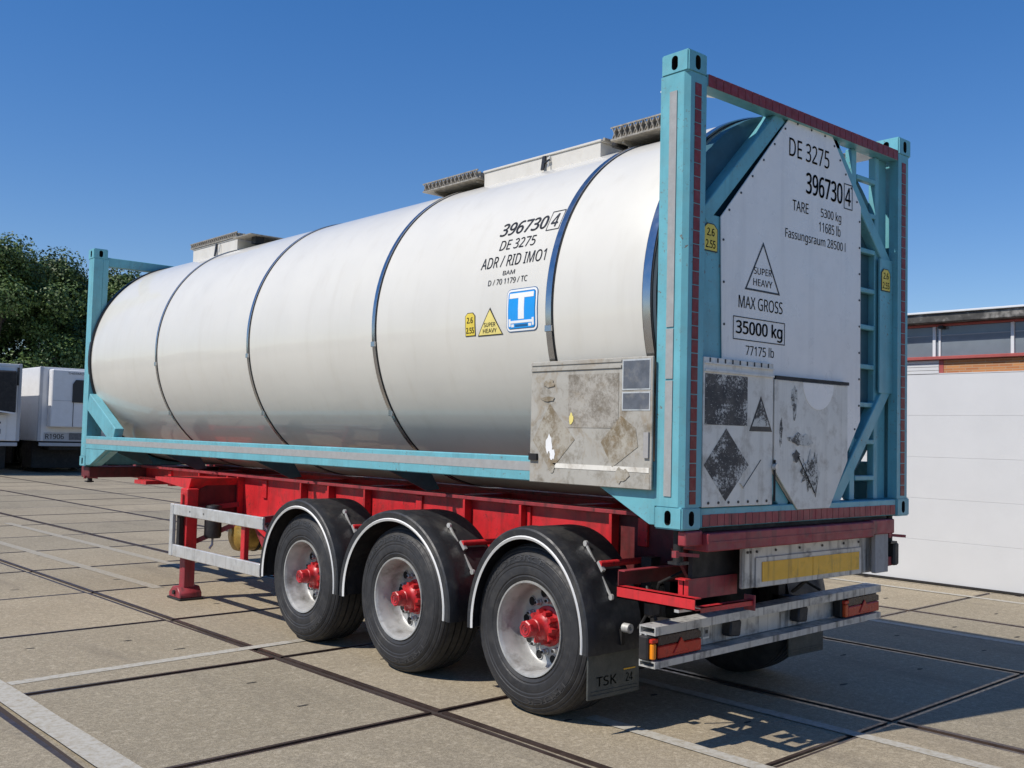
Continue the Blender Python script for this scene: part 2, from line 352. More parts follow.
def tank_patch(poly, mat, r, parent, name, n=8, thick=.002):
    """convex outline in (y,z) laid on the flank as a thin sheet with an edge"""
    pts = []; poly = [(q[0]-.022, q[1]) for q in poly]
    for (a, b), (c, d) in zip(poly, poly[1:]+poly[:1]):
        for k in range(n): pts.append((a+(c-a)*k/n, b+(d-b)*k/n))
    cy, cz = sum(p[0] for p in pts)/len(pts), sum(p[1] for p in pts)/len(pts); m = len(pts)
    rings = [1.0, .75, .5, .25]; vs = []; fs = []
    for q in pts: vs.append(cyl(q[0], q[1], r-thick))
    for s_ in rings:
        for q in pts: vs.append(cyl(cy+(q[0]-cy)*s_, cz+(q[1]-cz)*s_, r))
    vs.append(cyl(cy, cz, r))
    for i in range(len(rings)):
        for k in range(m): fs.append((i*m+k, i*m+(k+1) % m, (i+1)*m+(k+1) % m, (i+1)*m+k))
    for k in range(m): fs.append((len(rings)*m+k, len(rings)*m+(k+1) % m, (len(rings)+1)*m))
    b = MB(); b.add(vs, fs, mat); return b.obj(name, parent, 40)
def rrect(a0, a1, b0, b1, r, n=4):
    o = []
    for cx, cy, t0 in ((a1-r, b1-r, 0), (a0+r, b1-r, 90), (a0+r, b0+r, 180), (a1-r, b0+r, 270)):
        for k in range(n+1):
            t = R(t0+90*k/n); o.append((cx+r*math.cos(t), cy+r*math.sin(t)))
    return o
def flat_text(body, o, ux, uz, w_, h_, mat, parent, bold=0.0, name='lettering'):
    v, f = text2d(body, w_, h_, bold); o, ux, uz = Vector(o), Vector(ux), Vector(uz); b = MB()
    b.add([o+ux*a+uz*c for a, c in v], f, mat); return b.obj(name, parent, 0, recalc=False)

# ------------------------------------------------------------------ ground: slabs, joints, painted lines
g = MB(); S = 600
g.add([(-S, -S, -.014), (S, -S, -.014), (S, S, -.014), (-S, S, -.014)], [(0, 1, 2, 3)], 'ground')
ground = g.obj('ground', None, 0, 'structure')
OX, OY = -.353, 1.600
def gx(i): return 2.0*i if i < 0 else 2.09*i
def gp(i, j): return Vector((OX+gx(i)-.0165*1.905*j, OY+1.905*j+.03*gx(i), 0))
def inview(p):
    d = p-CP; z = d.dot(fw)
    if z < .3: return False
    X, Y = 512+1026*d.dot(rt)/z, 384-1026*d.dot(up)/z
    return -160 < X < 1180 and 300 < Y < 980
cand = []
for i in range(-9, 16):
    for j in range(-4, 40):
        c = (gp(i, j)+gp(i+1, j+1))/2
        if c.x > 8.1: continue
        if any(inview(q) for q in (gp(i, j), gp(i+1, j), gp(i, j+1), gp(i+1, j+1), c)): cand.append(((c-CP).length, i, j))
cand.sort()
print('slabs', len(cand))
for _, i, j in cand[:285]:
    P4 = [gp(i, j), gp(i+1, j), gp(i+1, j+1), gp(i, j+1)]; c = sum(P4, Vector())/4
    dz = random.uniform(-.0025, .0025)
    def inset(dx, dy, z):
        e1 = (P4[1]-P4[0]).normalized(); e2 = (P4[3]-P4[0]).normalized(); sg = ((1, 1), (-1, 1), (-1, -1), (1, -1))
        ex = lambda k: dx+(.022 if (i == -1 and sg[k][0] > 0) or (i == -2 and sg[k][0] < 0) else 0)
        return [P4[k]+e1*ex(k)*sg[k][0]+e2*dy*sg[k][1]+Vector((0, 0, z)) for k in range(4)]
    wx, wy = (.026, .018)
    A = inset(wx, wy, -.013); B = inset(wx, wy, -.001+dz); C = inset(wx+.034, wy+.022, dz); b = MB()
    b.add(A+B, [(k, (k+1) % 4, 4+(k+1) % 4, 4+k) for k in range(4)], 'edge')
    b.add(B+C, [(k, (k+1) % 4, 4+(k+1) % 4, 4+k) for k in range(4)], 'edge')
    b.add(C, [(0, 1, 2, 3)], 'slab')
    if (c-CP).length < 16:
        for sx, sy in ((-.42, .33), (.40, .30), (-.38, -.36), (.43, -.31)):
            if random.random() < .55:
                q = c+Vector((sx+random.uniform(-.12, .12), sy+random.uniform(-.1, .1), dz+.0015)); l, h = random.uniform(.03, .055), random.uniform(.012, .02)
                n = 8; vs = [q+Vector((l*math.cos(2*math.pi*k/n)*random.uniform(.8, 1.1), h*math.sin(2*math.pi*k/n)*random.uniform(.7, 1.2), 0)) for k in range(n)]
                b.add(vs, [tuple(range(n))], 'slot')
    b.obj('slab', ground, 0)
def line(p, q, wd, mat='paint', z=.0045):
    p, q = Vector((*p, z)), Vector((*q, z)); d = (q-p).normalized(); s = Vector((-d.y, d.x, 0))*wd/2; n = max(2, int((q-p).length/.5)); b = MB(); vs = []
    for k in range(n+1):
        c = p.lerp(q, k/n); a1, a2 = random.uniform(.95, 1.04), random.uniform(.95, 1.04); vs += [c-s*a1, c+s*a2]
    b.add(vs, [(2*k, 2*k+2, 2*k+3, 2*k+1) for k in range(n)], mat); return b.obj('painted_line', ground, 0)
line((-2.2, 3.79), (-.05, 3.95), .10)
line((-.05, 3.95), (1.7, 4.05), .10, 'oldpaint')
line((-2.30, 4.4), (-2.22, -1.2), .17, z=.0055)
line((.06, 12.6), (.22, 7.2), .13, 'oldpaint')
line((1.0, 15.5), (1.15, 8.3), .13, 'oldpaint')
line((.33, .95), (.37, -1.6), .11)
line((1.30, 1.9), (1.34, -1.9), .10)
line((5.0, 6.5), (5.05, -2.2), .11)
line((7.3, 14), (7.5, -3), .10)

# ------------------------------------------------------------------ warehouse on the right
wh = thing('warehouse', 'white clad warehouse with a brick band and window strip under a dark roof edge', 'building', (8.15, 3, 0))
WX, Y0, Y1 = 8.15, -9.0, 13.0
MB().box(WX+.06, WX+9, Y0, Y1, -.01, 3.22, 'wallwhite').obj('wall', wh)
zs = [-.005, .53, 1.045, 1.56, 2.08, 2.595]
for k in range(5):
    MB().box(WX, WX+.058, Y0, Y1, zs[k]+.0008, zs[k+1]-.0008, 'wallwhite', .001).obj('cladding_panel', wh)
for k in range(4):
    z = 2.602+k*.043; MB().box(WX+.005, WX+.058, 2.575, Y1, z, z+.039, 'wallwhite', .003).obj('lap_board', wh)
MB().box(WX+.012, WX+.058, Y0, 2.515, 2.610, 2.768, 'brick').obj('brick_band', wh)
MB().box(WX+.008, WX+.056, 2.517, 2.573, 2.610, 2.768, 'sill').obj('brick_end_block', wh)
MB().box(WX-.004, WX+.058, Y0, 2.573, 2.597, 2.608, 'wallwhite').obj('ledge', wh)
MB().box(WX-.05, WX+.058, Y0, Y1, 2.775, 2.815, 'sill', .005).obj('window_sill', wh)
MB().box(WX-.02, WX+.058, Y0, Y1, 3.195, 3.222, 'sill', .004).obj('window_head', wh)
MB().box(WX-.16, WX+9, Y0, Y1, 3.225, 3.335, 'fascia', .01).obj('roof_fascia', wh)
MB().box(WX-.19, WX+9, Y0, Y1, 3.337, 3.362, 'metalwhite', .004).obj('roof_flashing', wh)
ys = [2.64+.955*k for k in range(-12, 11)]
for a, b_ in zip(ys[:-1], ys[1:]):
    wn = MB().box(WX+.012, WX+.056, a-.02, a+.02, 2.816, 3.194, 'metalwhite', .003).obj('window', wh)
    MB().box(WX+.035, WX+.05, a+.021, b_-.021, 2.817, 3.193, 'glass').obj('pane', wn)
    if abs(a-1.685) < .1:
        MB().box(WX+.02, WX+.056, 2.56, 2.585, 2.817, 3.193, 'metalwhite').obj('frame_post', wn)
    MB().box(WX+.028, WX+.034, a+.022, b_-.022, 3.075, 3.086, 'blind').obj('glazing_bar', wn)
MB().box(WX-.05, WX+.05, 2.50, 2.56, 3.16, 3.195, 'dark').obj('wall_lamp', wh)
MB().box(WX-.03, WX+.0, Y0, Y1, -.008, .018, 'dark').obj('base_strip', wh)

# ------------------------------------------------------------------ tank container
tc = thing('tank_container', 'white tank container in a teal steel frame, loaded on the red trailer chassis', 'tank container', (1.219, 4.563, 1.225))
W, L, ZB, ZT = 2.438, 9.125, 1.225, 3.816
b = MB()
prof = [(1.19, .225), (1.207, .235), (TR, .26)]
prof += [(TR, .26+(8.84-.26)*k/24) for k in range(1, 25)] + [(TR-.004, 8.88), (TR-.03, 8.925), (TR-.09, 8.965), (1.0, 9.0), (.5, 9.03), (0, 9.04)]
b.lathe(prof, (TC[0], 0, TC[1]), 1, 'tank', 128)
barrel = b.obj('barrel', tc, 30)
MB().lathe([(0, .13), (.5, .14), (.9, .17), (1.10, .20), (1.188, .224)], (TC[0], 0, TC[1]), 1, 'tealshade', 64).obj('end_dome', barrel)
for y, hw in ((6.97, .013), (4.94, .016), (2.94, .019), (1.045, .024), (.262, .028)):
    gk = MB().lathe([(TR-.002, y-hw-.010), (TR+.004, y-hw-.009), (TR+.004, y+hw+.009), (TR-.002, y+hw+.010)], (TC[0], 0, TC[1]), 1, 'gasket', 128).obj('band_gasket', tc)
    MB().lathe([(TR+.003, y-hw), (TR+.011, y-hw), (TR+.011, y+hw), (TR+.003, y+hw)], (TC[0], 0, TC[1]), 1, 'steelband', 128).obj('steel_band', gk, 60)
    if y > .5:
        for zc in (2.36, 1.85):
            p = cyl(y, zc, TR+.016); MB().box(p[0]-.006, p[0]+.014, y-hw-.004, y+hw+.004, zc-.02, zc+.02, 'steelband', .003).obj('band_clamp', gk)
# front collar and rear end ring
MB().lathe([(TR-.01, 8.90), (TR+.012, 8.905), (TR+.012, 8.955), (TR-.08, 8.99)], (TC[0], 0, TC[1]), 1, 'gasket', 96).obj('end_collar', tc)
b = MB(); b.lathe([(TR-.02, .20), (TR-.004, .19), (TR-.004, .125), (TR-.03, .115), (.74, .115), (.74, .18)], (TC[0], 0, TC[1]), 1, 'tealshade', 96)
b.obj('end_ring', tc)

# corner castings: one mesh with oval pockets
def casting_mesh():
    bm = bmesh.new(); bmesh.ops.create_cube(bm, size=1)
    for q in bm.verts: q.co = Vector((q.co.x*.166, q.co.y*.19, q.co.z*.122))
    bmesh.ops.bevel(bm, geom=bm.edges[:], offset=.008, segments=2, affect='EDGES')
    me = bpy.data.meshes.new('corner_casting'); bm.to_mesh(me); bm.free(); me.materials.append(M['teal']); me.materials.append(M['hole'])
    o = bpy.data.objects.new('c', me); COL.objects.link(o); cut = MB()
    ov = rrect(-.022, .022, -.040, .040, .0215, 5)
    for sgn in (-1, 1):
        cut.prism(ov, sgn*.02, sgn*.2, 0, 'hole'); cut.prism(ov, sgn*.03, sgn*.2, 1, 'hole')
        cut.prism([(b_*1.3, a*1.3) for a, b_ in ov], sgn*.015, sgn*.2, 2, 'hole')
    co = cut.obj('cutter', None, 0); mo = o.modifiers.new('b', 'BOOLEAN'); mo.object = co; mo.operation = 'DIFFERENCE'; mo.solver = 'EXACT'; mo.material_mode = 'TRANSFER' if hasattr(mo, 'material_mode') else mo.material_mode
    dg = bpy.context.evaluated_depsgraph_get(); dg.update(); r = bpy.data.meshes.new_from_object(o.evaluated_get(dg))
    bpy.data.objects.remove(o); bpy.data.objects.remove(co); r.set_sharp_from_angle(angle=R(30)); return r
CM = casting_mesh()
tape_v = MB().box(-.026, .026, -.0015, .0015, -.034, .034, 'redtape').mesh('tape_segment', 0)
tape_h = MB().box(-.0315, .0315, -.0015, .0015, -.0335, .0335, 'redtape').mesh('tape_segment', 0)
posts = []
for px, py in ((0, 0), (1, 0), (0, 1), (1, 1)):
    xo = W if px else 0; yo = L if py else 0; sx = -1 if px else 1; sy = -1 if py else 1
    def X(a): return xo+sx*a
    def Y(a): return yo+sy*a
    b = MB()
    zl, zh = ZB+.120, ZT-.120
    # hollow-section post with a folded outer edge
    poly = [(X(.004), Y(.03)), (X(.03), Y(.004)), (X(.166), Y(.004)), (X(.166), Y(.07)), (X(.11), Y(.10)), (X(.11), Y(.192)), (X(.004), Y(.192))]
    b.prism(poly, zl, zh, 2, 'teal')
    if not py: pass
    post = b.obj('corner_post', tc, 25); posts.append(post)
    if py:  # wide flange facing along the container, seen above the barrel end
        MB().box(min(X(.112), X(.178)), max(X(.112), X(.178)), min(Y(.19), Y(.05)), max(Y(.19), Y(.05)), zl, zh, 'teal', .004).obj('post_flange', post)
    for zc in (ZB+.060, ZT-.060):
        link('corner_casting', CM, post, loc=None).matrix_basis = Matrix.Translation((X(.083), Y(.095), zc))
    if not py:
        st = [(1.40, 2.02), (2.03, 2.30), (2.31, 3.60)]
        for a, c in st:
            x = -.0005 if not px else W+.0005
            MB().box(x-.0015, x+.0035, .075, .125, a, c, 'stripe').obj('reflective_stripe', post, 0)
        for k in range(31):
            o = link('tape_segment', tape_v, post); o.matrix_basis = Matrix.Translation((X(.092), .0025, 1.395+k*.0738))
# rails
def rail(x0, x1, side):
    r = MB().box(x0, x1, .19, L-.19, 1.430, 1.582, 'teal', .006).obj('bottom_rail', tc)
    x = x0 if side < 0 else x1
    MB().box(x-.002, x+.002, 1.17, L-.2, 1.492, 1.548, 'stripe').obj('reflective_stripe', r, 0)
    for a, c, d in ((L-.19, 8.30, 8.80), (.19, .62, .23)):
        MB().prism([(a, 1.432), (c, 1.432), (d, 1.24), (a, 1.24)], x0+.004, x1-.004, 0, 'teal', .004).obj('gusset_plate', r)
        MB().bar((x0+.10 if side < 0 else x1-.10, c, 1.425), (x0+.10 if side < 0 else x1-.10, d, 1.245), .09, .02, 'teal').obj('gusset_web', r)
rail(0.002, .075, -1); rail(W-.075, W-.002, 1)
# saddle plates between rail and barrel
for y in (.62, 2.9, 5.0, 7.0, 8.45):
    for s_ in (1, -1):
        xx = lambda a: a if s_ > 0 else W-a
        MB().prism([(xx(.08), 1.45), (xx(.08), 1.555), (xx(.30), 1.555), (xx(.52), 1.42), (xx(.62), 1.275), (xx(.50), 1.262)], y-.008, y+.008, 1, 'tealdeepshade').obj('saddle_plate', tc)
# front braces
for s_ in (0, 1):
    x = .055 if not s_ else W-.055
    MB().bar((x, 8.93, 1.99), (x, 8.08, 1.585), .10, .20, 'teal', bev=.005).obj('side_brace', tc)
# transverse rails
rt_ = MB().box(.172, W-.172, .004, .10, 3.648, 3.716, 'teal', .004).obj('top_end_rail', tc)
for k in range(31):
    o = link('tape_segment', tape_h, rt_); o.matrix_basis = Matrix.Translation((.21+k*.0673, .0022, 3.682))
bt_ = MB().box(.172, W-.172, .008, .13, 1.232, 1.338, 'teal', .005).obj('bottom_end_rail', tc)
tape_w = MB().box(-.030, .030, -.0015, .0015, -.032, .032, 'redworn').mesh('tape_segment', 0)
for k in range(32):
    o = link('tape_segment', tape_w, bt_); o.matrix_basis = Matrix.Translation((.215+k*.0648, .0062, 1.270+random.uniform(-.001, .001)))
MB().box(.172, W-.172, L-.11, L-.01, 3.63, 3.735, 'teal', .004).obj('top_end_rail', tc)
MB().box(.172, W-.172, L-.11, L-.01, 1.24, 1.38, 'teal', .004).obj('bottom_end_rail', tc)
for x, s_ in ((.172, 1), (W-.172, -1)):
    MB().prism([(x, .102), (x+s_*.42, .102), (x, .34)], 3.69, 3.70, 2, 'panel').obj('corner_gusset', tc)  # pale colour stands in for light bounced up from the ground
    for dz in ((3.66, 2.90), (1.33, 2.06)):
        pass
# end frame: side plates and diagonal braces
MB().box(.168, .40, .040, .052, 2.00, 2.955, 'teal').obj('frame_plate', tc)
MB().box(2.10, W-.168, .040, .052, 2.05, 2.955, 'teal').obj('frame_plate', tc)
MB().bar((.20, .085, 2.93), (.93, .085, 3.66), .09, .10, 'teal', upv=(0, 1, 0), bev=.005).obj('diagonal_brace', tc)
MB().bar((W-.21, .085, 2.93), (1.50, .085, 3.66), .09, .07, 'teal', upv=(0, 1, 0), bev=.005).obj('diagonal_brace', tc)
MB().bar((W-.20, .085, 2.10), (1.56, .085, 1.32), .09, .08, 'teal', upv=(0, 1, 0), bev=.005).obj('diagonal_brace', tc)
MB().bar((.20, .085, 2.10), (1.0, .085, 1.32), .09, .12, 'teal', upv=(0, 1, 0), bev=.005).obj('diagonal_brace', tc)
MB().box(.9, 1.6, .05, .12, 3.60, 3.65, 'teal').obj('frame_plate', tc)
# ladder
lad = MB().box(1.785, 1.845, .07, .12, 1.34, 3.645, 'teal', .004).obj('ladder', tc)
MB().box(2.085, 2.135, .07, .12, 1.34, 3.645, 'teal', .004).obj('stile', lad)
for z in (3.47, 3.235, 2.99, 2.725, 2.48, 2.217, 1.964, 1.719, 1.481):
    MB().box(1.846, 2.084, .065, .105, z-.016, z+.016, 'teal', .004).obj('rung', lad)
MB().box(2.16, 2.262, .09, .10, 1.34, 3.645, 'teal').obj('ladder_back_plate', tc)
# octagonal end panel
P8 = [(1.007, 3.668), (1.476, 3.655), (1.830, 3.256), (1.838, 1.853), (1.421, 1.300), (1.10, 1.300), (.373, 1.99), (.340, 2.955)]
ep = MB().prism(P8, .028, .036, 1, 'panel', .002).obj('end_panel', tc)
bl = MB()
for (a, c), (d, e), n in ((P8[7], P8[0], 6), (P8[1], P8[2], 5), (P8[2], P8[3], 8), (P8[6], P8[7], 4), (P8[3], P8[4], 4), (P8[0], P8[1], 3)):
    for k in range(n):
        t = (k+.5)/n; x, z = a+(d-a)*t, c+(e-c)*t; x += (1.1-x)*.025; z += (2.5-z)*.02
        bl.lathe([(.007, .024), (.007, .029)], (x, 0, z), 1, 'ink', 8); bl.lathe([(0, .024), (.007, .024)], (x, 0, z), 1, 'ink', 8)
bl.obj('panel_bolts', ep, 0, 'stuff')
ty = .0262
rear_text('DE 3275', .999, 1.443, 3.432, 3.546, ty, 'ink', ep)
rear_text('396730', 1.186, 1.598, 3.236, 3.366, ty, 'ink', ep, .016)
rear_text('4', 1.635, 1.700, 3.238, 3.354, ty, 'ink', ep, .009)
def frame_rear(x0, x1, z0, z1, t_, y, mat, parent, name='lettering_frame'):
    b = MB()
    for a in ((x0, x1, z0, z0+t_), (x0, x1, z1-t_, z1), (x0, x0+t_, z0+t_, z1-t_), (x1-t_, x1, z0+t_, z1-t_)):
        b.add([(a[0], y, a[2]), (a[1], y, a[2]), (a[1], y, a[3]), (a[0], y, a[3])], [(0, 1, 2, 3)], mat)
    return b.obj(name, parent, 0, recalc=False)
frame_rear(1.618, 1.722, 3.212, 3.378, .007, ty, 'ink', ep)
rear_text('TARE', 1.04, 1.212, 3.108, 3.172, ty, 'ink', ep)
rear_text('5300 kg', 1.352, 1.588, 3.098, 3.172, ty, 'ink', ep)
rear_text('11685 lb', 1.332, 1.580, 3.02, 3.086, ty, 'ink', ep)
rear_text('Fassungsraum 28500 l', .967, 1.640, 2.915, 2.990, ty, 'ink', ep, .0)
b = MB()
T3 = [(.744, 2.868), (.568, 2.572), (.918, 2.572)]; c3 = (sum(p[0] for p in T3)/3, sum(p[1] for p in T3)/3)
T3i = [(c3[0]+(p[0]-c3[0])*.89, c3[1]+(p[1]-c3[1])*.89) for p in T3]
b.add([(p[0], ty, p[1]) for p in T3+T3i], [(k, (k+1) % 3, 3+(k+1) % 3, 3+k) for k in range(3)], 'ink'); b.obj('warning_triangle', ep, 0, recalc=False)
rear_text('SUPER', .655, .832, 2.672, 2.712, ty, 'ink', ep); rear_text('HEAVY', .650, .838, 2.605, 2.645, ty, 'ink', ep)
rear_text('MAX GROSS', .512, .945, 2.462, 2.534, ty, 'ink', ep)
frame_rear(.462, .972, 2.278, 2.412, .006, ty, 'ink', ep)
rear_text('35000 kg', .492, .945, 2.292, 2.392, ty, 'ink', ep, .018)
rear_text('77175 lb', .585, .862, 2.196, 2.254, ty, 'ink', ep)
# yellow 2.6 / 2.55 stickers
def sticker(x0, x1, z0, z1, y, parent):
    c = (x0+x1)/2; h = (z1-z0)
    s_ = MB().prism([(x0, z0), (x1, z0), (x1, z1-h*.18), (c+.03, z1), (c-.03, z1), (x0, z1-h*.18)], y, y+.002, 1, 'ink').obj('height_sticker', parent, 0)
    e = .006
    MB().prism([(x0+e, z0+e), (x1-e, z0+e), (x1-e, z1-h*.2), (c+.026, z1-e), (c-.026, z1-e), (x0+e, z1-h*.2)], y-.001, y-.0002, 1, 'yellow').obj('sticker_face', s_, 0)
    rear_text('2.6', c-.032, c+.032, z0+h*.55, z0+h*.82, y-.0016, 'ink', s_, .02); rear_text('2.55', c-.042, c+.042, z0+h*.12, z0+h*.40, y-.0016, 'ink', s_, .02)
sticker(.194, .322, 2.748, 2.905, .035, tc); sticker(2.112, 2.228, 2.737, 2.890, .035, tc)
# hinged placard boards on the end
pl = MB().box(.170, .818, -.002, .010, 1.342, 2.158, 'board', .002).obj('placard_board', tc)
pl['label'] = 'weathered placard board with black square, triangle and diamond'
MB().box(.174, .814, -.012, -.003, 2.078, 2.090, 'board').obj('placard_slot', pl); MB().box(.174, .814, -.010, -.003, 2.122, 2.130, 'board').obj('placard_slot', pl)
rear_text('Clean on Board Info', .33, .60, 2.098, 2.117, -.0034, 'ink', pl) if False else None
b = MB()
for k in range(9):
    x = .22+k*.068; b.box(x-.004, x+.004, -.006, -.001, 2.125, 2.155, 'ink')
for k in range(7):
    x = .22+k*.09; b.lathe([(0, -.006), (.008, -.006), (.008, -.001)], (x, 0, 1.365), 1, 'ink', 8)
b.obj('board_rivets', pl, 0, 'stuff')
MB().box(.180, .565, -.0035, -.0022, 1.79, 2.068, 'wornblack').obj('worn_square', pl, 0)
MB().prism([(.695, 1.965), (.585, 1.762), (.808, 1.762)], -.0035, -.0022, 1, 'ink').obj('hazard_triangle', pl, 0)
MB().prism([(.695, 1.935), (.610, 1.790), (.783, 1.790)], -.0046, -.0037, 1, 'scuff').obj('triangle_face', pl, 0)
MB().prism([(.372, 1.772), (.583, 1.57), (.372, 1.372), (.178, 1.57)], -.0035, -.0022, 1, 'wornblack').obj('hazard_diamond', pl, 0)
MB().bar((.50, -.0035, 1.47), (.535, -.0035, 1.44), .012, .002, 'scuff').bar((.535, -.0035, 1.445), (.70, -.0035, 1.60), .004, .002, 'ink').obj('paint_scrape', pl, 0)
MB().tube([(.824, -.012, 1.36), (.824, -.012, 1.60)], .007, 'dark', 8).obj('latch_rod', pl)
MB().lathe([(0, -.03), (.02, -.03), (.02, -.005)], (.826, 0, 1.56), 1, 'alu', 12).obj('latch_knob', pl)
P6 = [(.832, 2.070), (1.628, 2.070), (1.632, 1.595), (1.428, 1.305), (1.077, 1.305), (.832, 1.545)]
p2 = MB().prism(P6, -.004, .008, 1, 'board', .002).obj('placard_board', tc); p2['label'] = 'pale six sided placard board with flaked print'
MB().box(.83, 1.632, -.012, .004, 2.072, 2.092, 'dark').obj('hinge_bar', p2)
MB().prism([(1.29+.17*math.cos(R(t)), 2.066+.16*math.sin(R(t))) for t in range(180, 361, 12)], -.0062, -.0045, 1, 'panel').obj('pale_half_disc', p2, 0)
for x, z, sw, sh in ((1.03, 1.95, .035, .11), (.895, 1.76, .018, .10), (1.10, 1.72, .14, .05), (1.19, 1.53, .11, .13), (1.26, 1.50, .05, .16), (1.06, 1.62, .05, .04)):
    pts = [(x+sw*math.cos(t)*random.uniform(.4, 1.1), z+sh*math.sin(t)*random.uniform(.4, 1.1)) for t in np.linspace(0, 2*math.pi, 18, endpoint=False)]
    FK = globals().get('FK', 0)+1; MB().prism(pts, -.0060-.0003*FK, -.0045-.0003*FK, 1, 'scuff').obj('flaked_print', p2, 0)
MB().bar((1.07, -.0095, 1.62), (1.25, -.0095, 1.40), .008, .001, 'ink').obj('paint_scrape', p2, 0)
# placard board on the left flank
sb = MB().box(-.034, -.020, .185, 1.155, 1.428, 2.155, 'oldboard', .003).obj('placard_board', tc); sb['label'] = 'rusty side placard board with glue residue of removed signs'
MB().box(-.042, -.0345, .41, 1.15, 2.098, 2.112, 'oldboard').obj('placard_slot', sb); MB().box(-.040, -.0345, .41, 1.15, 2.132, 2.142, 'oldboard').obj('placard_slot', sb)
def side_plate(y0, y1, z0, z1, mat, name, x=-.0352, parent=None):
    return MB().box(x-.0012, x, y0, y1, z0, z1, mat).obj(name, parent or sb, 0)
for z0, z1 in ((1.972, 2.142), (1.858, 1.962)):
    d = side_plate(.198, .404, z0, z1, 'alu', 'plate_holder'); side_plate(.206, .396, z0+.008, z1-.008, 'darkplate', 'data_plate', -.0365, d)
side_plate(.43, .83, 1.76, 2.07, 'gluegrey', 'glue_square')
MB().prism([(.985, 1.90), (1.13, 1.68), (.97, 1.50), (.77, 1.69)], -.0364, -.0352, 0, 'stain').obj('glue_diamond', sb, 0)
MB().prism([(.41, 1.83), (.56, 1.68), (.47, 1.54), (.28, 1.66), (.30, 1.76)], -.0367, -.0356, 0, 'stain').obj('glue_diamond', sb, 0)
side_plate(.20, .95, 1.520, 1.548, 'board', 'tape_strip'); side_plate(.195, 1.14, 1.432, 1.512, 'oldboard', 'lower_strip', -.0349)
BK = [0]
def blob(y, z, sy, sz, mat, name, x=-.0368):
    BK[0] += 1; x -= .0004*BK[0]
    pts = [(y+sy*math.cos(t)*random.uniform(.6, 1.1), z+sz*math.sin(t)*random.uniform(.6, 1.1)) for t in np.linspace(0, 2*math.pi, 16, endpoint=False)]
    return MB().prism(pts, x-.001, x, 0, mat).obj(name, sb, 0)
blob(.985, 1.66, .035, .06, 'white', 'torn_paper'); blob(.955, 1.60, .025, .04, 'white', 'torn_paper')
blob(.80, 1.81, .018, .045, 'paleyellow', 'torn_paper'); blob(.99, 2.02, .05, .03, 'stain', 'glue_spot'); blob(1.0, 1.93, .08, .016, 'stain', 'glue_spot'); blob(.955, 1.52, .03, .03, 'stain', 'glue_spot'); blob(.40, 1.50, .06, .05, 'stain', 'glue_spot')
MB().box(-.046, -.035, .20, .235, 1.60, 1.74, 'wood').obj('board_latch', sb); MB().box(-.05, -.035, 1.08, 1.15, 1.56, 1.60, 'dark').obj('board_hinge', sb)
# lettering on the flank
tank_text('396730', 1.662, 1.222, 3.018, 3.108, 'ink', tc, .02)
tank_text('4', 1.182, 1.122, 3.018, 3.108, 'ink', tc, .009)
b = MB()
for (a0, a1, c0, c1) in ((1.088, 1.206, 2.996, 3.001), (1.088, 1.206, 3.125, 3.130), (1.088, 1.093, 3.001, 3.125), (1.201, 1.206, 3.001, 3.125)):
    b.add([cyl(a0, c0, TR+.003), cyl(a1, c0, TR+.003), cyl(a1, c1, TR+.003), cyl(a0, c1, TR+.003)], [(0, 1, 2, 3)], 'ink')
b.obj('lettering_frame', tc, 0, recalc=False)
tank_text('DE 3275', 1.615, 1.275, 2.912, 2.982, 'ink', tc)
tank_text('ADR / RID IMO1', 1.757, 1.138, 2.795, 2.873, 'ink', tc)
tank_text('BAM', 1.517, 1.402, 2.736, 2.765, 'ink', tc)
tank_text('D / 70 1179 / TC', 1.650, 1.272, 2.676, 2.714, 'ink', tc)
# blue T sign
TSH[0] = .022
t0 = tank_patch(rrect(1.172, 1.462, 2.358, 2.632, .035), 'darkblue', TR+.003, tc, 'tank_sign', 2); t0['label'] = 'blue sign with a white letter T'
tank_patch(rrect(1.177, 1.457, 2.363, 2.627, .031), 'white', TR+.0045, t0, 'sign_border', 2)
tank_patch(rrect(1.190, 1.444, 2.376, 2.614, .02), 'darkblue', TR+.006, t0, 'sign_border', 2)
tank_patch(rrect(1.194, 1.440, 2.380, 2.610, .017), 'blue', TR+.0075, t0, 'sign_face', 2)
def tp(a0, a1, c0, c1, mat='white', name='sign_symbol'): return tank_patch([(a0, c0), (a1, c0), (a1, c1), (a0, c1)], mat, TR+.009, t0, name, 2)
tp(1.205, 1.430, 2.570, 2.602); tp(1.290, 1.345, 2.436, 2.570); tp(1.205, 1.432, 2.412, 2.428); tp(1.200, 1.218, 2.392, 2.440); tp(1.416, 1.434, 2.392, 2.440)
tp(1.26, 1.375, 2.390, 2.404, 'darkblue'); tp(1.225, 1.250, 2.388, 2.406); tp(1.385, 1.410, 2.388, 2.406)
# yellow super heavy triangle and 2.6 sticker on the flank
s0 = tank_patch([(1.625, 2.532), (1.752, 2.350), (1.500, 2.350)], 'ink', TR+.003, tc, 'warning_triangle', 6)
tank_patch([(1.625, 2.517), (1.740, 2.356), (1.511, 2.356)], 'paleyellow', TR+.0045, s0, 'triangle_face', 6)
tank_text('SUPER', 1.683, 1.568, 2.407, 2.434, 'ink', s0, .01, TR+.006); tank_text('HEAVY', 1.694, 1.558, 2.368, 2.395, 'ink', s0, .01, TR+.006)
s0 = tank_patch([(1.775, 2.356), (1.775, 2.490), (1.80, 2.512), (1.855, 2.512), (1.880, 2.490), (1.880, 2.356)], 'ink', TR+.003, tc, 'height_sticker', 2)
tank_patch([(1.781, 2.361), (1.781, 2.488), (1.803, 2.507), (1.852, 2.507), (1.874, 2.488), (1.874, 2.361)], 'yellow', TR+.0045, s0, 'sticker_face', 2)
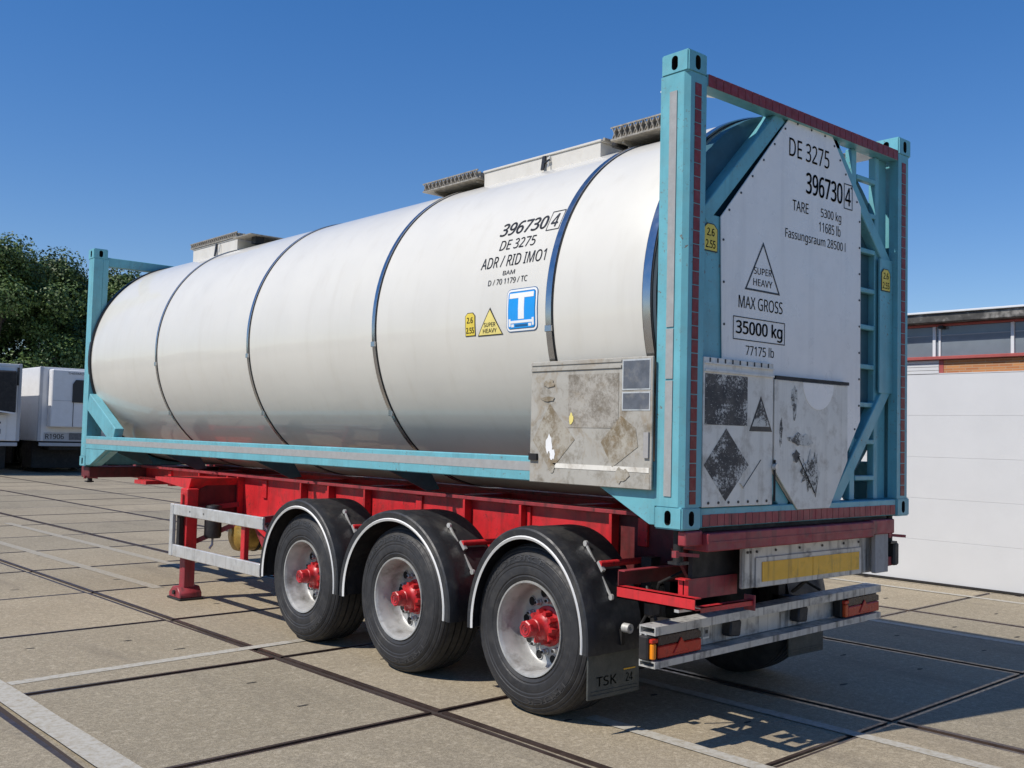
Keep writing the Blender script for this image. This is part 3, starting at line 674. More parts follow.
tank_text('2.6', 1.857, 1.798, 2.442, 2.480, 'ink', s0, .02, TR+.006); tank_text('2.55', 1.867, 1.788, 2.375, 2.413, 'ink', s0, .02, TR+.006)
# manway boxes on top
def saddle_box(x0, x1, y0, y1, zt, mat, parent):
    pts = [(x0, zt)]+[(x1, zt)]
    n = 12; low = []
    for k in range(n+1):
        x = x1+(x0-x1)*k/n; low.append((x, TC[1]+math.sqrt(TR*TR-(x-TC[0])**2)-.012))
    poly = pts+low; b = MB(); b.prism(poly, y0, y1, 1, mat); return b.obj('manway_box', parent, 30)
def grating(x0, x1, y0, y1, z0, z1, parent):
    g0 = MB().box(x0, x1, y0, y1, z0, z0+.012, 'galv').obj('walkway', parent)
    b = MB(); n = int((y1-y0)/.05)
    for k in range(n):
        y = y0+.01+(y1-y0-.02)*(k+.5)/n
        b.bar((x0, y-.018, z0+.012), (x0+.0, y+.018, z1), .004, .012, 'galv', upv=(1, 0, 0)); b.bar((x0+.006, y+.018, z0+.012), (x0+.006, y-.018, z1), .004, .012, 'galv', upv=(1, 0, 0))
        b.box(x0+.01, x1, y-.004, y+.004, z0+.012, z1-.006, 'galv')
    b.box(x0-.002, x0+.008, y0, y1, z1-.006, z1+.004, 'galv'); b.obj('grating_bars', g0, 0, 'stuff')
    m = MB()
    for k in range(int((x1-x0)/.06)): m.box(x0+.03+k*.06, x0+.034+k*.06, y0, y1, z0+.014, z1-.008, 'galv')
    m.obj('grating_cross_bars', g0, 0, 'stuff'); return g0
def zpl(px, py, x, y): pass
mb = saddle_box(.80, 1.64, 1.41, 2.66, 3.750, 'box', tc)
MB().box(.79, 1.65, 1.40, 2.67, 3.752, 3.770, 'box', .004).obj('box_lid', mb)
MB().bar((.792, 1.97, 3.755), (.775, 1.97, 3.65), .03, .012, 'ink', upv=(1, 0, 0)).bar((.79, 1.91, 3.745), (.775, 1.91, 3.66), .008, .01, 'alu', upv=(1, 0, 0)).bar((.785, 1.97, 3.70), (.78, 1.90, 3.715), .012, .012, 'ink').obj('lid_latch', mb)
MB().tube([(.80, 1.38, 3.765), (1.0, 1.38, 3.77), (1.62, 1.38, 3.77)], .012, 'galv', 8).obj('handrail', mb)
MB().box(.82, .95, 1.28, 1.335, 3.70, 3.735, 'dark', .01).obj('drain_valve', mb)
mb = saddle_box(.86, 1.58, 6.97, 8.10, 3.800, 'box', tc)
MB().box(.85, 1.59, 6.96, 8.11, 3.802, 3.815, 'box', .004).obj('box_lid', mb)
MB().bar((.852, 7.47, 3.80), (.835, 7.47, 3.66), .03, .012, 'ink', upv=(1, 0, 0)).obj('lid_latch', mb)
MB().bar((.85, 7.37, 3.79), (.835, 7.37, 3.69), .008, .01, 'alu', upv=(1, 0, 0)).obj('latch_pin', mb)
grating(.84, 1.30, 6.95, 8.15, 3.817, 3.875, tc); MB().box(.80, 1.5, 6.55, 6.95, 3.79, 3.80, 'galv').box(.90, 1.0, 6.62, 6.72, 3.715, 3.79, 'dark').obj('walkway_bracket', tc)
grating(.76, 1.60, 2.70, 3.42, 3.715, 3.785, tc); grating(.76, 1.10, .78, 1.28, 3.722, 3.812, tc)
for y in (3.3, 2.75, .85, 1.2):
    MB().bar((.80, y, 3.715), (1.02, y, 3.69), .02, .03, 'galv').obj('walkway_bracket', tc)
grating(1.72, 2.16, .30, 6.4, 3.70, 3.735, tc)

# ------------------------------------------------------------------ red trailer chassis
tr = thing('container_trailer', 'red three axle container trailer chassis with black mudguards and dirty aluminium bumper', 'trailer', (1.219, 4.0, 0))
AX = (1.21, 2.59, 3.93); WZ = .523
for s_ in (0, 1):
    xx = (lambda a: a) if not s_ else (lambda a: W-a)
    lo, hi = lambda a, c: min(xx(a), xx(c)), lambda a, c: max(xx(a), xx(c))
    bmn = MB()
    side = [(1.12, 1.21), (9.2, 1.21), (9.2, 1.10), (7.75, 1.10), (7.05, .83), (1.12, .80)]
    bmn.prism(side, lo(.74, .755), hi(.74, .755), 0, 'red')
    bmn.prism([(.14, 1.21), (1.12, 1.21), (1.12, .80), (.9, .80), (.30, .86), (.14, .95)], lo(.741, .755), hi(.741, .755), 0, 'redgrimeshade')
    beam = bmn.obj('main_beam', tr)
    MB().box(lo(.675, .80), hi(.675, .80), .14, 9.2, 1.211, 1.238, 'redworn', .003).obj('top_flange', beam)  # darker red here also carries the shade cast by the tank
    for (a, c), (d, e) in (((.9, .80), (7.05, .83)), ((7.05, .83), (7.75, 1.10)), ((7.75, 1.10), (9.2, 1.10))):
        MB().bar((xx(.745), a, c-.012), (xx(.745), d, e-.012), .17, .024, 'red').obj('bottom_flange', beam)
    for y in (6.62, 6.38, 5.10, 4.61, 4.02, 2.65, 2.01, 1.13, 7.30):
        MB().prism([(xx(.668), 1.21), (xx(.738), 1.21), (xx(.738), .83), (xx(.672), .83)], y-.012, y+.012, 1, 'red').obj('stiffener', beam)
    # outriggers that carry the container rails
    for y in (7.25, 4.78, 2.28):
        MB().prism([(xx(.04), 1.235), (xx(.69), 1.235), (xx(.69), 1.12), (xx(.04), 1.19)], y-.03, y+.03, 1, 'dark').obj('outrigger', tr) if False else None
for y in (.9, 2.0, 3.3, 4.7, 5.9, 7.0, 8.2, 9.1):
    MB().box(.72, W-.72, y-.04, y+.04, 1.02, 1.20, 'red', .004).obj('cross_member', tr)
MB().box(.05, W-.05, 8.93, 9.19, 1.09, 1.218, 'redgrimeshade', .01).obj('bolster_beam', tr)
MB().box(.75, W-.75, 7.2, 9.1, 1.05, 1.075, 'dark').obj('coupling_plate', tr)
MB().box(.72, W-.72, 7.9, 9.0, 1.08, 1.10, 'dark').obj('coupling_plate', tr) if False else None
# rear bolster: channel beam in two lengths with twist locks at the ends
bb = MB().box(.178, 1.915, -.035, .17, 1.106, 1.205, 'redworn', .006).obj('bolster_beam', tr)
MB().box(.178, 1.915, -.040, -.0352, 1.150, 1.160, 'redworn').obj('beam_seam', bb)
MB().box(1.92, 2.22, -.010, .17, 1.115, 1.21, 'redworn', .006).obj('bolster_end', bb)
MB().box(.03, .176, -.005, .05, 1.140, 1.218, 'redworn', .006).obj('bolster_end', bb)
for x, y in ((.10, .10), (W-.10, .10), (.10, 9.03), (W-.10, 9.03)):
    tl = MB().lathe([(.028, 1.03), (.028, 1.22)], (x, y, 0), 2, 'dark', 12).obj('twist_lock', tr)
    MB().bar((x-.07, y-.04, 1.095), (x+.06, y-.09, 1.085), .018, .018, 'redworn').bar((x-.085, y-.04, 1.095), (x-.06, y-.04, 1.095), .03, .035, 'redworn').obj('lock_handle', tl)
    MB().box(x-.05, x+.03, y-.05, y+.03, 1.035, 1.05, 'ink').obj('lock_nut', tl)
MB().box(.30, 2.1, .16, .19, .90, 1.10, 'dark').obj('rear_cross_plate', tr)
MB().box(.20, 2.2, .04, .12, 1.207, 1.2305, 'dark').obj('dark_gap_fill', tr)  # added dark fill, shade painted into the open gap above the bolster
MB().prism([(.20, 1.10), (.66, 1.10), (.66, .82), (.42, .82)], .21, .235, 1, 'redgrimeshade').obj('gusset_plate', tr)
# number board
nb = MB().box(.628, 2.035, .060, .085, .862, 1.095, 'dirtyalu', .004).obj('number_board', tr)
mk = MB().box(.745, 1.905, .050, .0590, .862, 1.035, 'dirtyalu', .003).obj('marker_plate_frame', nb)
fr_ = MB()
MB().box(.800, 1.325, .0455, .0495, .893, 1.007, 'plateyellow').obj('yellow_plate', mk); MB().box(1.330, 1.868, .0455, .0495, .893, 1.007, 'plateyellow').obj('yellow_plate', mk)
for x in (.67, .70, .76, .95, 1.2, 1.45, 1.7, 1.88):
    fr_.lathe([(0, .054), (.008, .054), (.008, .060)], (x, 0, 1.068), 1, 'ink', 8)
fr_.obj('rivets', nb, 0, 'stuff')
MB().box(2.00, 2.165, .005, .035, .862, 1.150, 'wood', .003).obj('side_plate', tr)
MB().box(2.04, 2.16, .037, .085, .862, 1.09, 'alu', .003).obj('plate_bracket', tr)
MB().bar((2.02, .10, .90), (2.36, .10, .915), .05, .06, 'redworn').obj('buffer_arm', tr)
MB().box(2.335, 2.40, .05, .11, .885, 1.04, 'rubber', .012).obj('rubber_buffer', tr)
MB().tube([(1.42, .25, .76), (1.42, .2, .80), (1.46, .15, .86)], .012, 'dark', 8).obj('bracket_hook', tr)
# step frame at the left rear
MB().box(.045, .050, -.06, .49, .81, .875, 'red').box(.045, .10, -.06, .49, .869, .875, 'red').box(.045, .10, -.06, .49, .81, .816, 'red').obj('step_frame', tr)
MB().box(.051, .70, .484, .49, .875, .962, 'redgrimeshade').box(.051, .70, .44, .49, .957, .963, 'redworn').obj('step_frame', tr)
MB().box(.10, .56, -.06, -.055, .795, .825, 'red').box(.10, .56, -.06, -.02, .82, .825, 'red').obj('step_frame', tr)
MB().box(.56, .57, -.07, .0, .765, .85, 'redworn').obj('frame_end_plate', tr)
MB().box(.215, .70, .150, .158, .822, .935, 'redworn').box(.19, .24, .12, .19, .935, .942, 'red').box(.215, .222, .12, .19, .83, .935, 'red').obj('stub_beam', tr)
MB().box(.05, .35, .05, .08, .785, .80, 'alu').obj('step_bar', tr)
# aluminium bumper: channel with hollow flanges
YB = .19
bp = MB().box(0.03, 2.41, YB+.10, YB+.113, .53, .663, 'dirtyalu').obj('bumper', tr)
def hollow(z0, z1, nm, mat):
    b = MB(); y0, y1 = YB, YB+.115; t_ = .008
    b.box(0.03, 2.41, y0, y1, z1-t_, z1, mat).box(0.03, 2.41, y0, y1, z0, z0+t_, mat).box(0.03, 2.41, y0, y0+t_, z0+t_, z1-t_, mat).box(0.03, 2.41, y1-t_, y1, z0+t_, z1-t_, mat)
    return b.obj(nm, bp, 0)
hollow(.664, .711, 'bumper_flange', 'dirtyalu'); hollow(.488, .525, 'bumper_flange', 'dirtyalu')
MB().box(.026, .032, YB+.06, YB+.075, .526, .663, 'alu').obj('bumper_end_strip', bp)
for x in (.737, 1.446):
    MB().prism([(x, .565), (x+.105, .555), (x+.118, .645), (x+.095, .658), (x+.01, .66)], YB+.03, YB+.099, 1, 'rubber', .01).obj('rubber_stop', bp)
s_ = MB().box(.56, .62, YB+.094, YB+.099, .565, .64, 'alu').obj('type_plate', bp)
MB().box(.568, .612, YB+.091, YB+.0935, .575, .63, 'wood').obj('type_plate_face', s_); MB().box(.58, .60, YB+.088, YB+.0905, .595, .615, 'ink').obj('type_plate_mark', s_)
for x in (.55, 1.89): MB().box(x-.04, x+.04, YB+.116, YB+.5, .56, .64, 'dark').box(x-.04, x+.04, YB+.45, YB+.53, .60, 1.0, 'dark').obj('bumper_stay', bp)
def lamp(x0, x1, sgn):
    y = YB+.012
    l = MB().box(x0, x1, y+.02, y+.085, .530, .660, 'dark', .008).obj('tail_lamp', tr)
    a, c = (x0+.075, x1-.004) if sgn < 0 else (x0+.06, x1-.004)
    h = .660-.530
    MB().box(a, c, y, y+.02, 0.533, 0.533+h*.52, 'lens', .006).obj('red_lens', l)
    MB().prism([(a, 0.533+h*.54), (c, 0.533+h*.54), (c, .640), (c-.05, .657), (a, .657)], y+.002, y+.02, 1, 'lensdark', .004).obj('dark_lens', l)
    m = a+(c-a)*.5
    MB().prism([(m-.07, .548), (m+.07, .548), (m, .632)], y-.006, y+.001, 1, 'lens', .004).obj('reflector_triangle', l)
    MB().box(x0+.02, x0+.052 if sgn < 0 else x0+.055, y-.004, y+.06, .535, .620, 'amber' if sgn < 0 else 'orangelens', .006).obj('side_lens', l)
    MB().box(x0+.015, x0+.068, y-.002, y+.05, .622, .645, 'lens', .004).obj('marker_lens', l)
lamp(.0, .45, -1); lamp(1.95, 2.415, 1)
# the bumper hangs a little lower on the left
def lean(o):
    for q in o.data.vertices: q.co.z += (q.co.x-1.219)*.0185
    for c in o.children: lean(c)
for o in list(tr.children):
    if o.name.split('.')[0] in ('bumper', 'tail_lamp'): lean(o)
# mud flaps
def flap(x0, x1, text):
    f = MB().box(x0, x1, .655, .667, .205, .465, 'flap', .003).obj('mud_flap', tr)
    MB().box(x0, x1, .645, .675, .466, .500, 'fender', .003).obj('flap_clamp', f)
    MB().box(x0+.02, x1-.02, .650, .6545, .225, .230, 'flap').box(x0+.02, x1-.02, .650, .6545, .245, .25, 'flap').box(x0+.30, x0+.40, .651, .6545, .345, .352, 'plateyellow').obj('flap_rib', f)
    if text: flat_text('TSK', (x0+.07, .6530, .275), (1, 0, 0), (0, 0, 1), .17, .055, 'flaptext', f); flat_text('24', (x0+.32, .6530, .275), (1, 0, 0), (0, 0, 1), .06, .05, 'flaptext', f)
flap(-.005, .435, True); flap(W-.435, W+.005, False)
MB().lathe([(.012, 0), (.028, 0), (.028, -.05), (.012, -.05)], (.255, .62, .60), 1, 'alu', 16, close=True).obj('hose_coupling', tr)
MB().box(.235, .262, .62, .64, .50, .59, 'dark').obj('coupling_bracket', tr)

# wheels: built once at the origin (axis = x, outer face at x = 0, depth towards +x), then copied
TW = .385
tyre_p = [(.288, .020), (.300, .004), (.318, -.004), (.326, -.001), (.334, -.007), (.372, -.011), (.382, -.008), (.390, -.011), (.405, -.009), (.410, -.012), (.440, -.007), (.444, -.003), (.450, -.004), (.466, .006), (.470, .012), (.476, .011), (.490, .021), (.493, .028), (.500, .029), (.510, .040), (.508, .050), (.515, .054), (.519, .066), (.513, .070), (.513, .078), (.5215, .082)]
for gx0 in (.13, .19, .245, .30):
    tyre_p += [(.525, gx0-.007), (.510, gx0-.005), (.510, gx0+.005), (.525, gx0+.007)]
tyre_p += [(.520, .335), (.508, .35), (.485, .37), (.44, .392), (.37, .396), (.30, .38), (.288, .365)]
tyre_m = MB().lathe([(r, l) for r, l in tyre_p], (0, 0, 0), 0, 'rubber', 72).mesh('tyre', 28)
rim_b = MB(); rim_b.lathe([(.288, .022), (.293, .008), (.290, -.002), (.280, .000), (.274, .012), (.268, .022), (.264, .060), (.256, .074), (.255, .120), (.250, .150), (.240, .172), (.228, .180), (.155, .178), (.10, .178)], (0, 0, 0), 0, 'rim', 64)
rim_m = rim_b.mesh('rim', 40)
hole_b = MB()
for k in range(10):
    t = 2*math.pi*k/10; y, z = .204*math.cos(t), .204*math.sin(t)
    hole_b.lathe([(0, .1735), (.028, .1735)], (0, y, z), 0, 'hole', 14); hole_b.lathe([(.028, .1735), (.031, .172), (.033, .176)], (0, y, z), 0, 'rim', 14)
hole_m = hole_b.mesh('hand_hole', 40)
nut_b = MB()
for k in range(10):
    t = 2*math.pi*(k+.5)/10; y, z = .160*math.cos(t), .160*math.sin(t)
    nut_b.lathe([(0, .135), (.012, .137), (.017, .140), (.017, .165), (.022, .168), (.022, .176)], (0, y, z), 0, 'rim', 6); nut_b.lathe([(.009, .128), (0, .128)], (0, y, z), 0, 'hole', 6); nut_b.lathe([(.009, .128), (.009, .136)], (0, y, z), 0, 'dark', 6)
nut_m = nut_b.mesh('wheel_nut', 30)
tyre_p = 0
hub_b = MB(); star = []
for k in range(20):
    for d, rr in ((-.30, .108 if k % 2 == 0 else .080), (.30, .108 if k % 2 == 0 else .080)):
        t = 2*math.pi*(k+d)/20; star.append((rr*math.cos(t), rr*math.sin(t)))
hub_b.prism(star, .10, .177, 0, 'hubred', 0)
hub_b.lathe([(.125, .178), (.125, .165), (.092, .155), (.085, .105), (.066, .090), (.058, .074), (.058, .045), (.052, .040)], (0, 0, 0), 0, 'hubred', 28)
hub_b.lathe([(.052, .044), (.053, .030), (.050, .000)], (0, 0, 0), 0, 'hubred', 24)
hub_m = hub_b.mesh('hub', 30)
cap_b = MB(); cap_b.lathe([(.050, .002), (.055, -.002), (.054, -.020), (.047, -.026), (.041, -.023), (0, -.022)], (0, 0, 0), 0, 'hubred', 8)
cap_b.lathe([(.030, -.026), (.034, -.026), (.034, -.022), (.030, -.022)], (0, 0, 0), 0, 'redworn', 16, close=True)
cap_b.box(-.027, -.0225, -.018, .018, -.003, .003, 'redworn').box(-.027, -.0225, -.018, .018, .009, .013, 'redworn').box(-.027, -.0225, -.003, .003, -.02, .02, 'redworn')
cap_m = cap_b.mesh('hub_cap', 30)
drum_m = MB().lathe([(.0, .18), (.21, .18), (.21, .40), (.09, .42), (.09, .9)], (0, 0, 0), 0, 'dark', 24).mesh('wheel', 35)
# raised lettering round the side wall
def wall_text(body, r0, h, a_start, span):
    v, f = text2d(body, 1.0, h, .01); b = MB(); vs = []
    for a, c in v:
        t = R(a_start-a*span); r = r0+c
        xs = np.interp(r, [.372, .41, .44, .446, .466], [-.011, -.012, -.007, -.0045, .006])
        vs.append((xs-.0028, -math.cos(t)*r, math.sin(t)*r))
    b.add(vs, f, 'tyreletter'); return b
M['tyreletter'] = pmat('raised_rubber_letters', (.05, .05, .052), .5, var=.2, vs=20)
def arc_rev(body, r0, h, a0, span):
    v, f = text2d(body, 1.0, h, .008); b = MB(); vs = []
    for a, c in v:
        t = R(a0-a*span); r = r0+c; vs.append((-.0125, math.cos(t+math.pi)*r*-1 if False else -math.cos(t)*r, math.sin(t)*r))
    b.add(vs, f, 'tyreletter'); return b
let_b = wall_text('EUROFORCE', .415, .034, 180-20, 85)
let2_m = wall_text('TRUCK', .415, .034, 330, 55).mesh('sidewall_lettering', 0, False)
let_m = let_b.mesh('sidewall_lettering', 0, False)
FR = .603
def fender_meshes():
    a0, a1 = -4, 184
    b = MB(); prof_ = [(FR-.055, -.012), (FR-.004, -.018), (FR+.006, -.010), (FR+.014, .03), (FR+.016, .08), (FR+.010, .10), (FR+.010, .40), (FR+.004, .45), (FR-.03, .452), (FR-.03, .446), (FR-.002, .440), (FR, .40), (FR, .05), (FR-.05, .0)]
    b.lathe(prof_, (0, 0, 0), 0, 'fender', 40, a0, a1, True)
    e = MB(); e.lathe([(FR-.060, -.016), (FR-.046, -.024), (FR-.040, -.016), (FR-.052, -.008)], (0, 0, 0), 0, 'whitetrim', 40, a0, a1, True)
    k = MB(); p0 = Vector((.205, 0, 0))
    def onr(t, rr=FR+.028): return Vector((.205, rr*-math.cos(R(t)), rr*math.sin(R(t))))
    k.bar(onr(58), onr(24), .014, .010, 'alu', upv=(1, 0, 0)); 
    for t in (58, 24): k.lathe([(0, -.008), (.017, -.008), (.017, .008), (0, .008)], onr(t), 0, 'alu', 12)
    k.bar(onr(44, FR+.035), onr(38, FR+.035), .02, .025, 'alu', upv=(1, 0, 0))
    r_ = MB(); q = onr(42, FR+.04); r_.tube([q+Vector((-.01, 0, 0)), q+Vector((.5, 0, 0))], .019, 'red', 12)
    return b.mesh('fender', 40), e.mesh('edge_trim', 40), k.mesh('fender_bracket', 35), r_.mesh('fender_stay', 40)
FM = fender_meshes()
for y in AX:
    for s_ in (0, 1):
        mt = Matrix.Translation((.034, y, WZ)) if not s_ else Matrix.Translation((W-.034, y, WZ)) @ Matrix.Rotation(math.pi, 4, 'Z')
        mt = mt @ Matrix.Rotation(R(random.uniform(0, 36)), 4, 'X')
        wl = link('wheel', drum_m, tr); 
        for nm, me in (('tyre', tyre_m), ('rim', rim_m), ('hand_holes', hole_m), ('wheel_nuts', nut_m), ('hub', hub_m), ('hub_cap', cap_m), ('sidewall_lettering', let_m), ('sidewall_lettering', let2_m)):
            if s_ and nm in ('hand_holes', 'wheel_nuts', 'sidewall_lettering'): continue
            o = link(nm, me, wl)
            if nm in ('hand_holes', 'wheel_nuts'): o['kind'] = 'stuff'
        wl.matrix_basis = mt
        fy, fs = {1.21: (1.185, .895), 2.59: (2.592, 1.115), 3.93: (3.912, 1.02)}[y]
        mf = (Matrix.Translation((-.012, fy, .505)) if not s_ else Matrix.Translation((W+.012, fy, .505)) @ Matrix.Rotation(math.pi, 4, 'Z')) @ Matrix.Diagonal((1, fs, 1.05, 1))
        fd = link('fender', FM[0], tr)
        for nm, me in (('edge_trim', FM[1]), ('fender_bracket', FM[2]), ('fender_stay', FM[3])): link(nm, me, fd)
        fd.matrix_basis = mf
    MB().tube([(.42, y, WZ), (W-.42, y, WZ)], .075, 'dark', 16).obj('axle', tr)
    for s_ in (0, 1):
        x = .76 if not s_ else W-.76
        MB().prism([(y+.28, .82), (y+.62, .82), (y+.55, .48), (y+.42, .48)], x-.06, x+.06, 0, 'dark').obj('suspension_hanger', tr)
        MB().bar((x, y+.5, .55), (x, y-.35, .44), .09, .06, 'dark').obj('trailing_arm', tr)
        MB().lathe([(.11, .50), (.13, .56), (.12, .62), (.13, .68), (.11, .78)], (x, y-.32, 0), 2, 'rubber', 20).obj('air_spring', tr)
# inner dark panels between fenders
for x in (.52, W-.52):
    MB().box(x, x+.01, 1.75, 2.05, .5, .8, 'dark').obj('splash_plate', tr); MB().box(x, x+.01, 3.1, 3.4, .5, .8, 'dark').obj('splash_plate', tr)
# side guards
for s_ in (0, 1):
    xx = (lambda a: a) if not s_ else (lambda a: W-a)
    lo, hi = lambda a, c: min(xx(a), xx(c)), lambda a, c: max(xx(a), xx(c))
    sg = MB().box(lo(.02, .05), hi(.02, .05), 4.60, 6.43, .840, .948, 'alu', .006).obj('side_guard_rail', tr)
    MB().box(lo(.022, .024), hi(.022, .018), 4.60, 6.43, .890, .896, 'alu').obj('rail_groove', sg)
    sg = MB().box(lo(.02, .05), hi(.02, .05), 4.62, 6.48, .432, .548, 'alu', .006).obj('side_guard_rail', tr)
    MB().box(lo(.022, .024), hi(.022, .018), 4.62, 6.48, .487, .493, 'alu').obj('rail_groove', sg)
    MB().box(lo(.012, .05), hi(.012, .05), 6.432, 6.50, .432, .948, 'alu', .005).obj('side_guard_end', tr)
    MB().box(lo(.052, .10), hi(.052, .10), 4.98, 5.05, .46, .93, 'red', .004).obj('side_guard_post', tr)
    MB().box(lo(.052, .10), hi(.052, .10), 6.36, 6.42, .46, .93, 'dark', .004).obj('side_guard_post', tr)
    for y in (5.015, 6.39):
        MB().bar((xx(.10), y, .88), (xx(.69), y, .93), .05, .05, 'redworn').obj('side_guard_arm', tr)
    b = MB()
    for y in (6.05, 5.75): b.lathe([(0, -.004 if not s_ else .004), (.009, -.004 if not s_ else .004)], (xx(.02), y, .895), 0, 'ink', 8)
    b.obj('rail_bolts', sg, 0, 'stuff')
    # landing leg
    x0 = .10
    lg = MB().box(lo(x0+.01, x0+.13), hi(x0+.01, x0+.13), 6.33, 6.49, .46, 1.10, 'red', .008).obj('landing_leg', tr)
    MB().box(lo(x0+.02, x0+.13), hi(x0+.02, x0+.13), 6.35, 6.468, .12, .46, 'redworn', .005).obj('leg_inner_tube', lg)
    MB().prism([(6.30, .02), (6.56, .02), (6.56, .07), (6.48, .13), (6.36, .13), (6.30, .07)], lo(x0-.04, x0+.19), hi(x0-.04, x0+.19), 0, 'redworn', .008).obj('leg_foot', lg)
    MB().box(lo(x0-.05, x0+.20), hi(x0-.05, x0+.20), 6.28, 6.58, .002, .022, 'dark', .004).obj('foot_plate', lg)
    MB().tube([(xx(x0-.06), 6.42, .075), (xx(x0+.21), 6.42, .075)], .022, 'dark', 10).obj('foot_pin', lg)
    MB().box(lo(x0-.015, x0), hi(x0-.015, x0), 6.39, 6.43, .50, 1.05, 'red', .004).obj('leg_rib', lg)
    MB().prism([(6.36, 1.20), (7.25, 1.18), (7.25, 1.15), (6.42, 1.09)], lo(.16, .735), hi(.16, .735), 0, 'red').obj('leg_bracket', tr)
    MB().box(lo(.12, .69), hi(.12, .69), 7.40, 7.72, 1.085, 1.125, 'red').obj('bracket_box', tr)
    MB().prism([(xx(.24), .86), (xx(.735), .82), (xx(.735), 1.20), (xx(.45), 1.20), (xx(.24), 1.06)], 6.40, 6.43, 1, 'redgrimeshade').obj('leg_mount', tr)
    MB().bar((xx(.24), 6.45, .55), (xx(.70), 6.1, .82), .05, .05, 'redworn').obj('leg_strut', tr)
# air tanks under the frame
def vessel(c, axis, r, l, mat):
    p = [(0, -l/2), (r*.6, -l/2+.015), (r*.93, -l/2+.05), (r, -l/2+.09), (r, l/2-.09), (r*.93, l/2-.05), (r*.6, l/2-.015), (0, l/2)]
    o = MB().lathe(p, c, axis, mat, 32).obj('air_tank', tr)
    b = MB()
    for q in (-.25, .25): b.lathe([(r+.002, q*l-.015), (r+.008, q*l-.015), (r+.008, q*l+.015), (r+.002, q*l+.015)], c, axis, 'dark', 32)
    b.obj('tank_strap', o); return o
MB().lathe([(0, .60), (.075, .605), (.085, .63), (.085, .90), (.075, .93), (0, .94)], (.38, 6.30, 0), 2, 'fender', 20).obj('spring_brake_can', tr)
MB().tube([(.38, 6.30, .60), (.37, 6.28, .54), (.34, 6.28, .50)], .012, 'alu', 8).obj('air_hose', tr)
vessel((1.04, 6.22, .63), 0, .165, 1.0, 'gold'); vessel((1.0, 5.55, .44), 0, .13, .9, 'gold')
MB().prism([(6.0, .80), (5.15, .80), (5.15, .32), (5.50, .30)], .64, .67, 0, 'redworn').obj('tank_cradle', tr)
MB().bar((.55, 5.9, .84), (.60, 5.45, .62), .03, .03, 'red').bar((.60, 5.85, .84), (.65, 5.40, .62), .03, .03, 'alu').obj('hose_bracket', tr)
for y0, y1 in ((4.3, 6.9),): MB().tube([(.60, y0, .80), (.60, (y0+y1)/2, .79), (.60, y1, .81)], .014, 'dark', 8).obj('air_hose', tr)
MB().box(1.5, 1.56, 4.4, 7.0, .55, .6, 'dark').obj('brake_rod', tr)
for pts, r_ in (([(.16, .30, .70), (.22, .42, .86), (.40, .46, .80), (.62, .40, .72), (.72, .5, .9)], .011), ([(.30, .55, .60), (.34, .48, .74), (.30, .40, .88), (.5, .3, .98), (.70, .3, 1.02)], .009),
                ([(.66, 1.6, 1.05), (.60, 1.85, .98), (.58, 2.0, .90), (.62, 2.2, .8)], .012), ([(.66, 2.95, 1.02), (.60, 3.2, .95), (.60, 3.4, .86)], .012), ([(.6, 4.62, .78), (.5, 4.75, .70), (.55, 5.0, .62), (.66, 5.2, .7)], .011), ([(1.9, .35, .72), (1.7, .45, .84), (1.4, .42, .78), (1.1, .40, .84)], .010)):
    MB().tube(pts, r_, 'dark', 8).obj('air_hose', tr)
MB().box(.12, .20, .30, .36, .72, .80, 'dark', .01).obj('cable_box', tr)

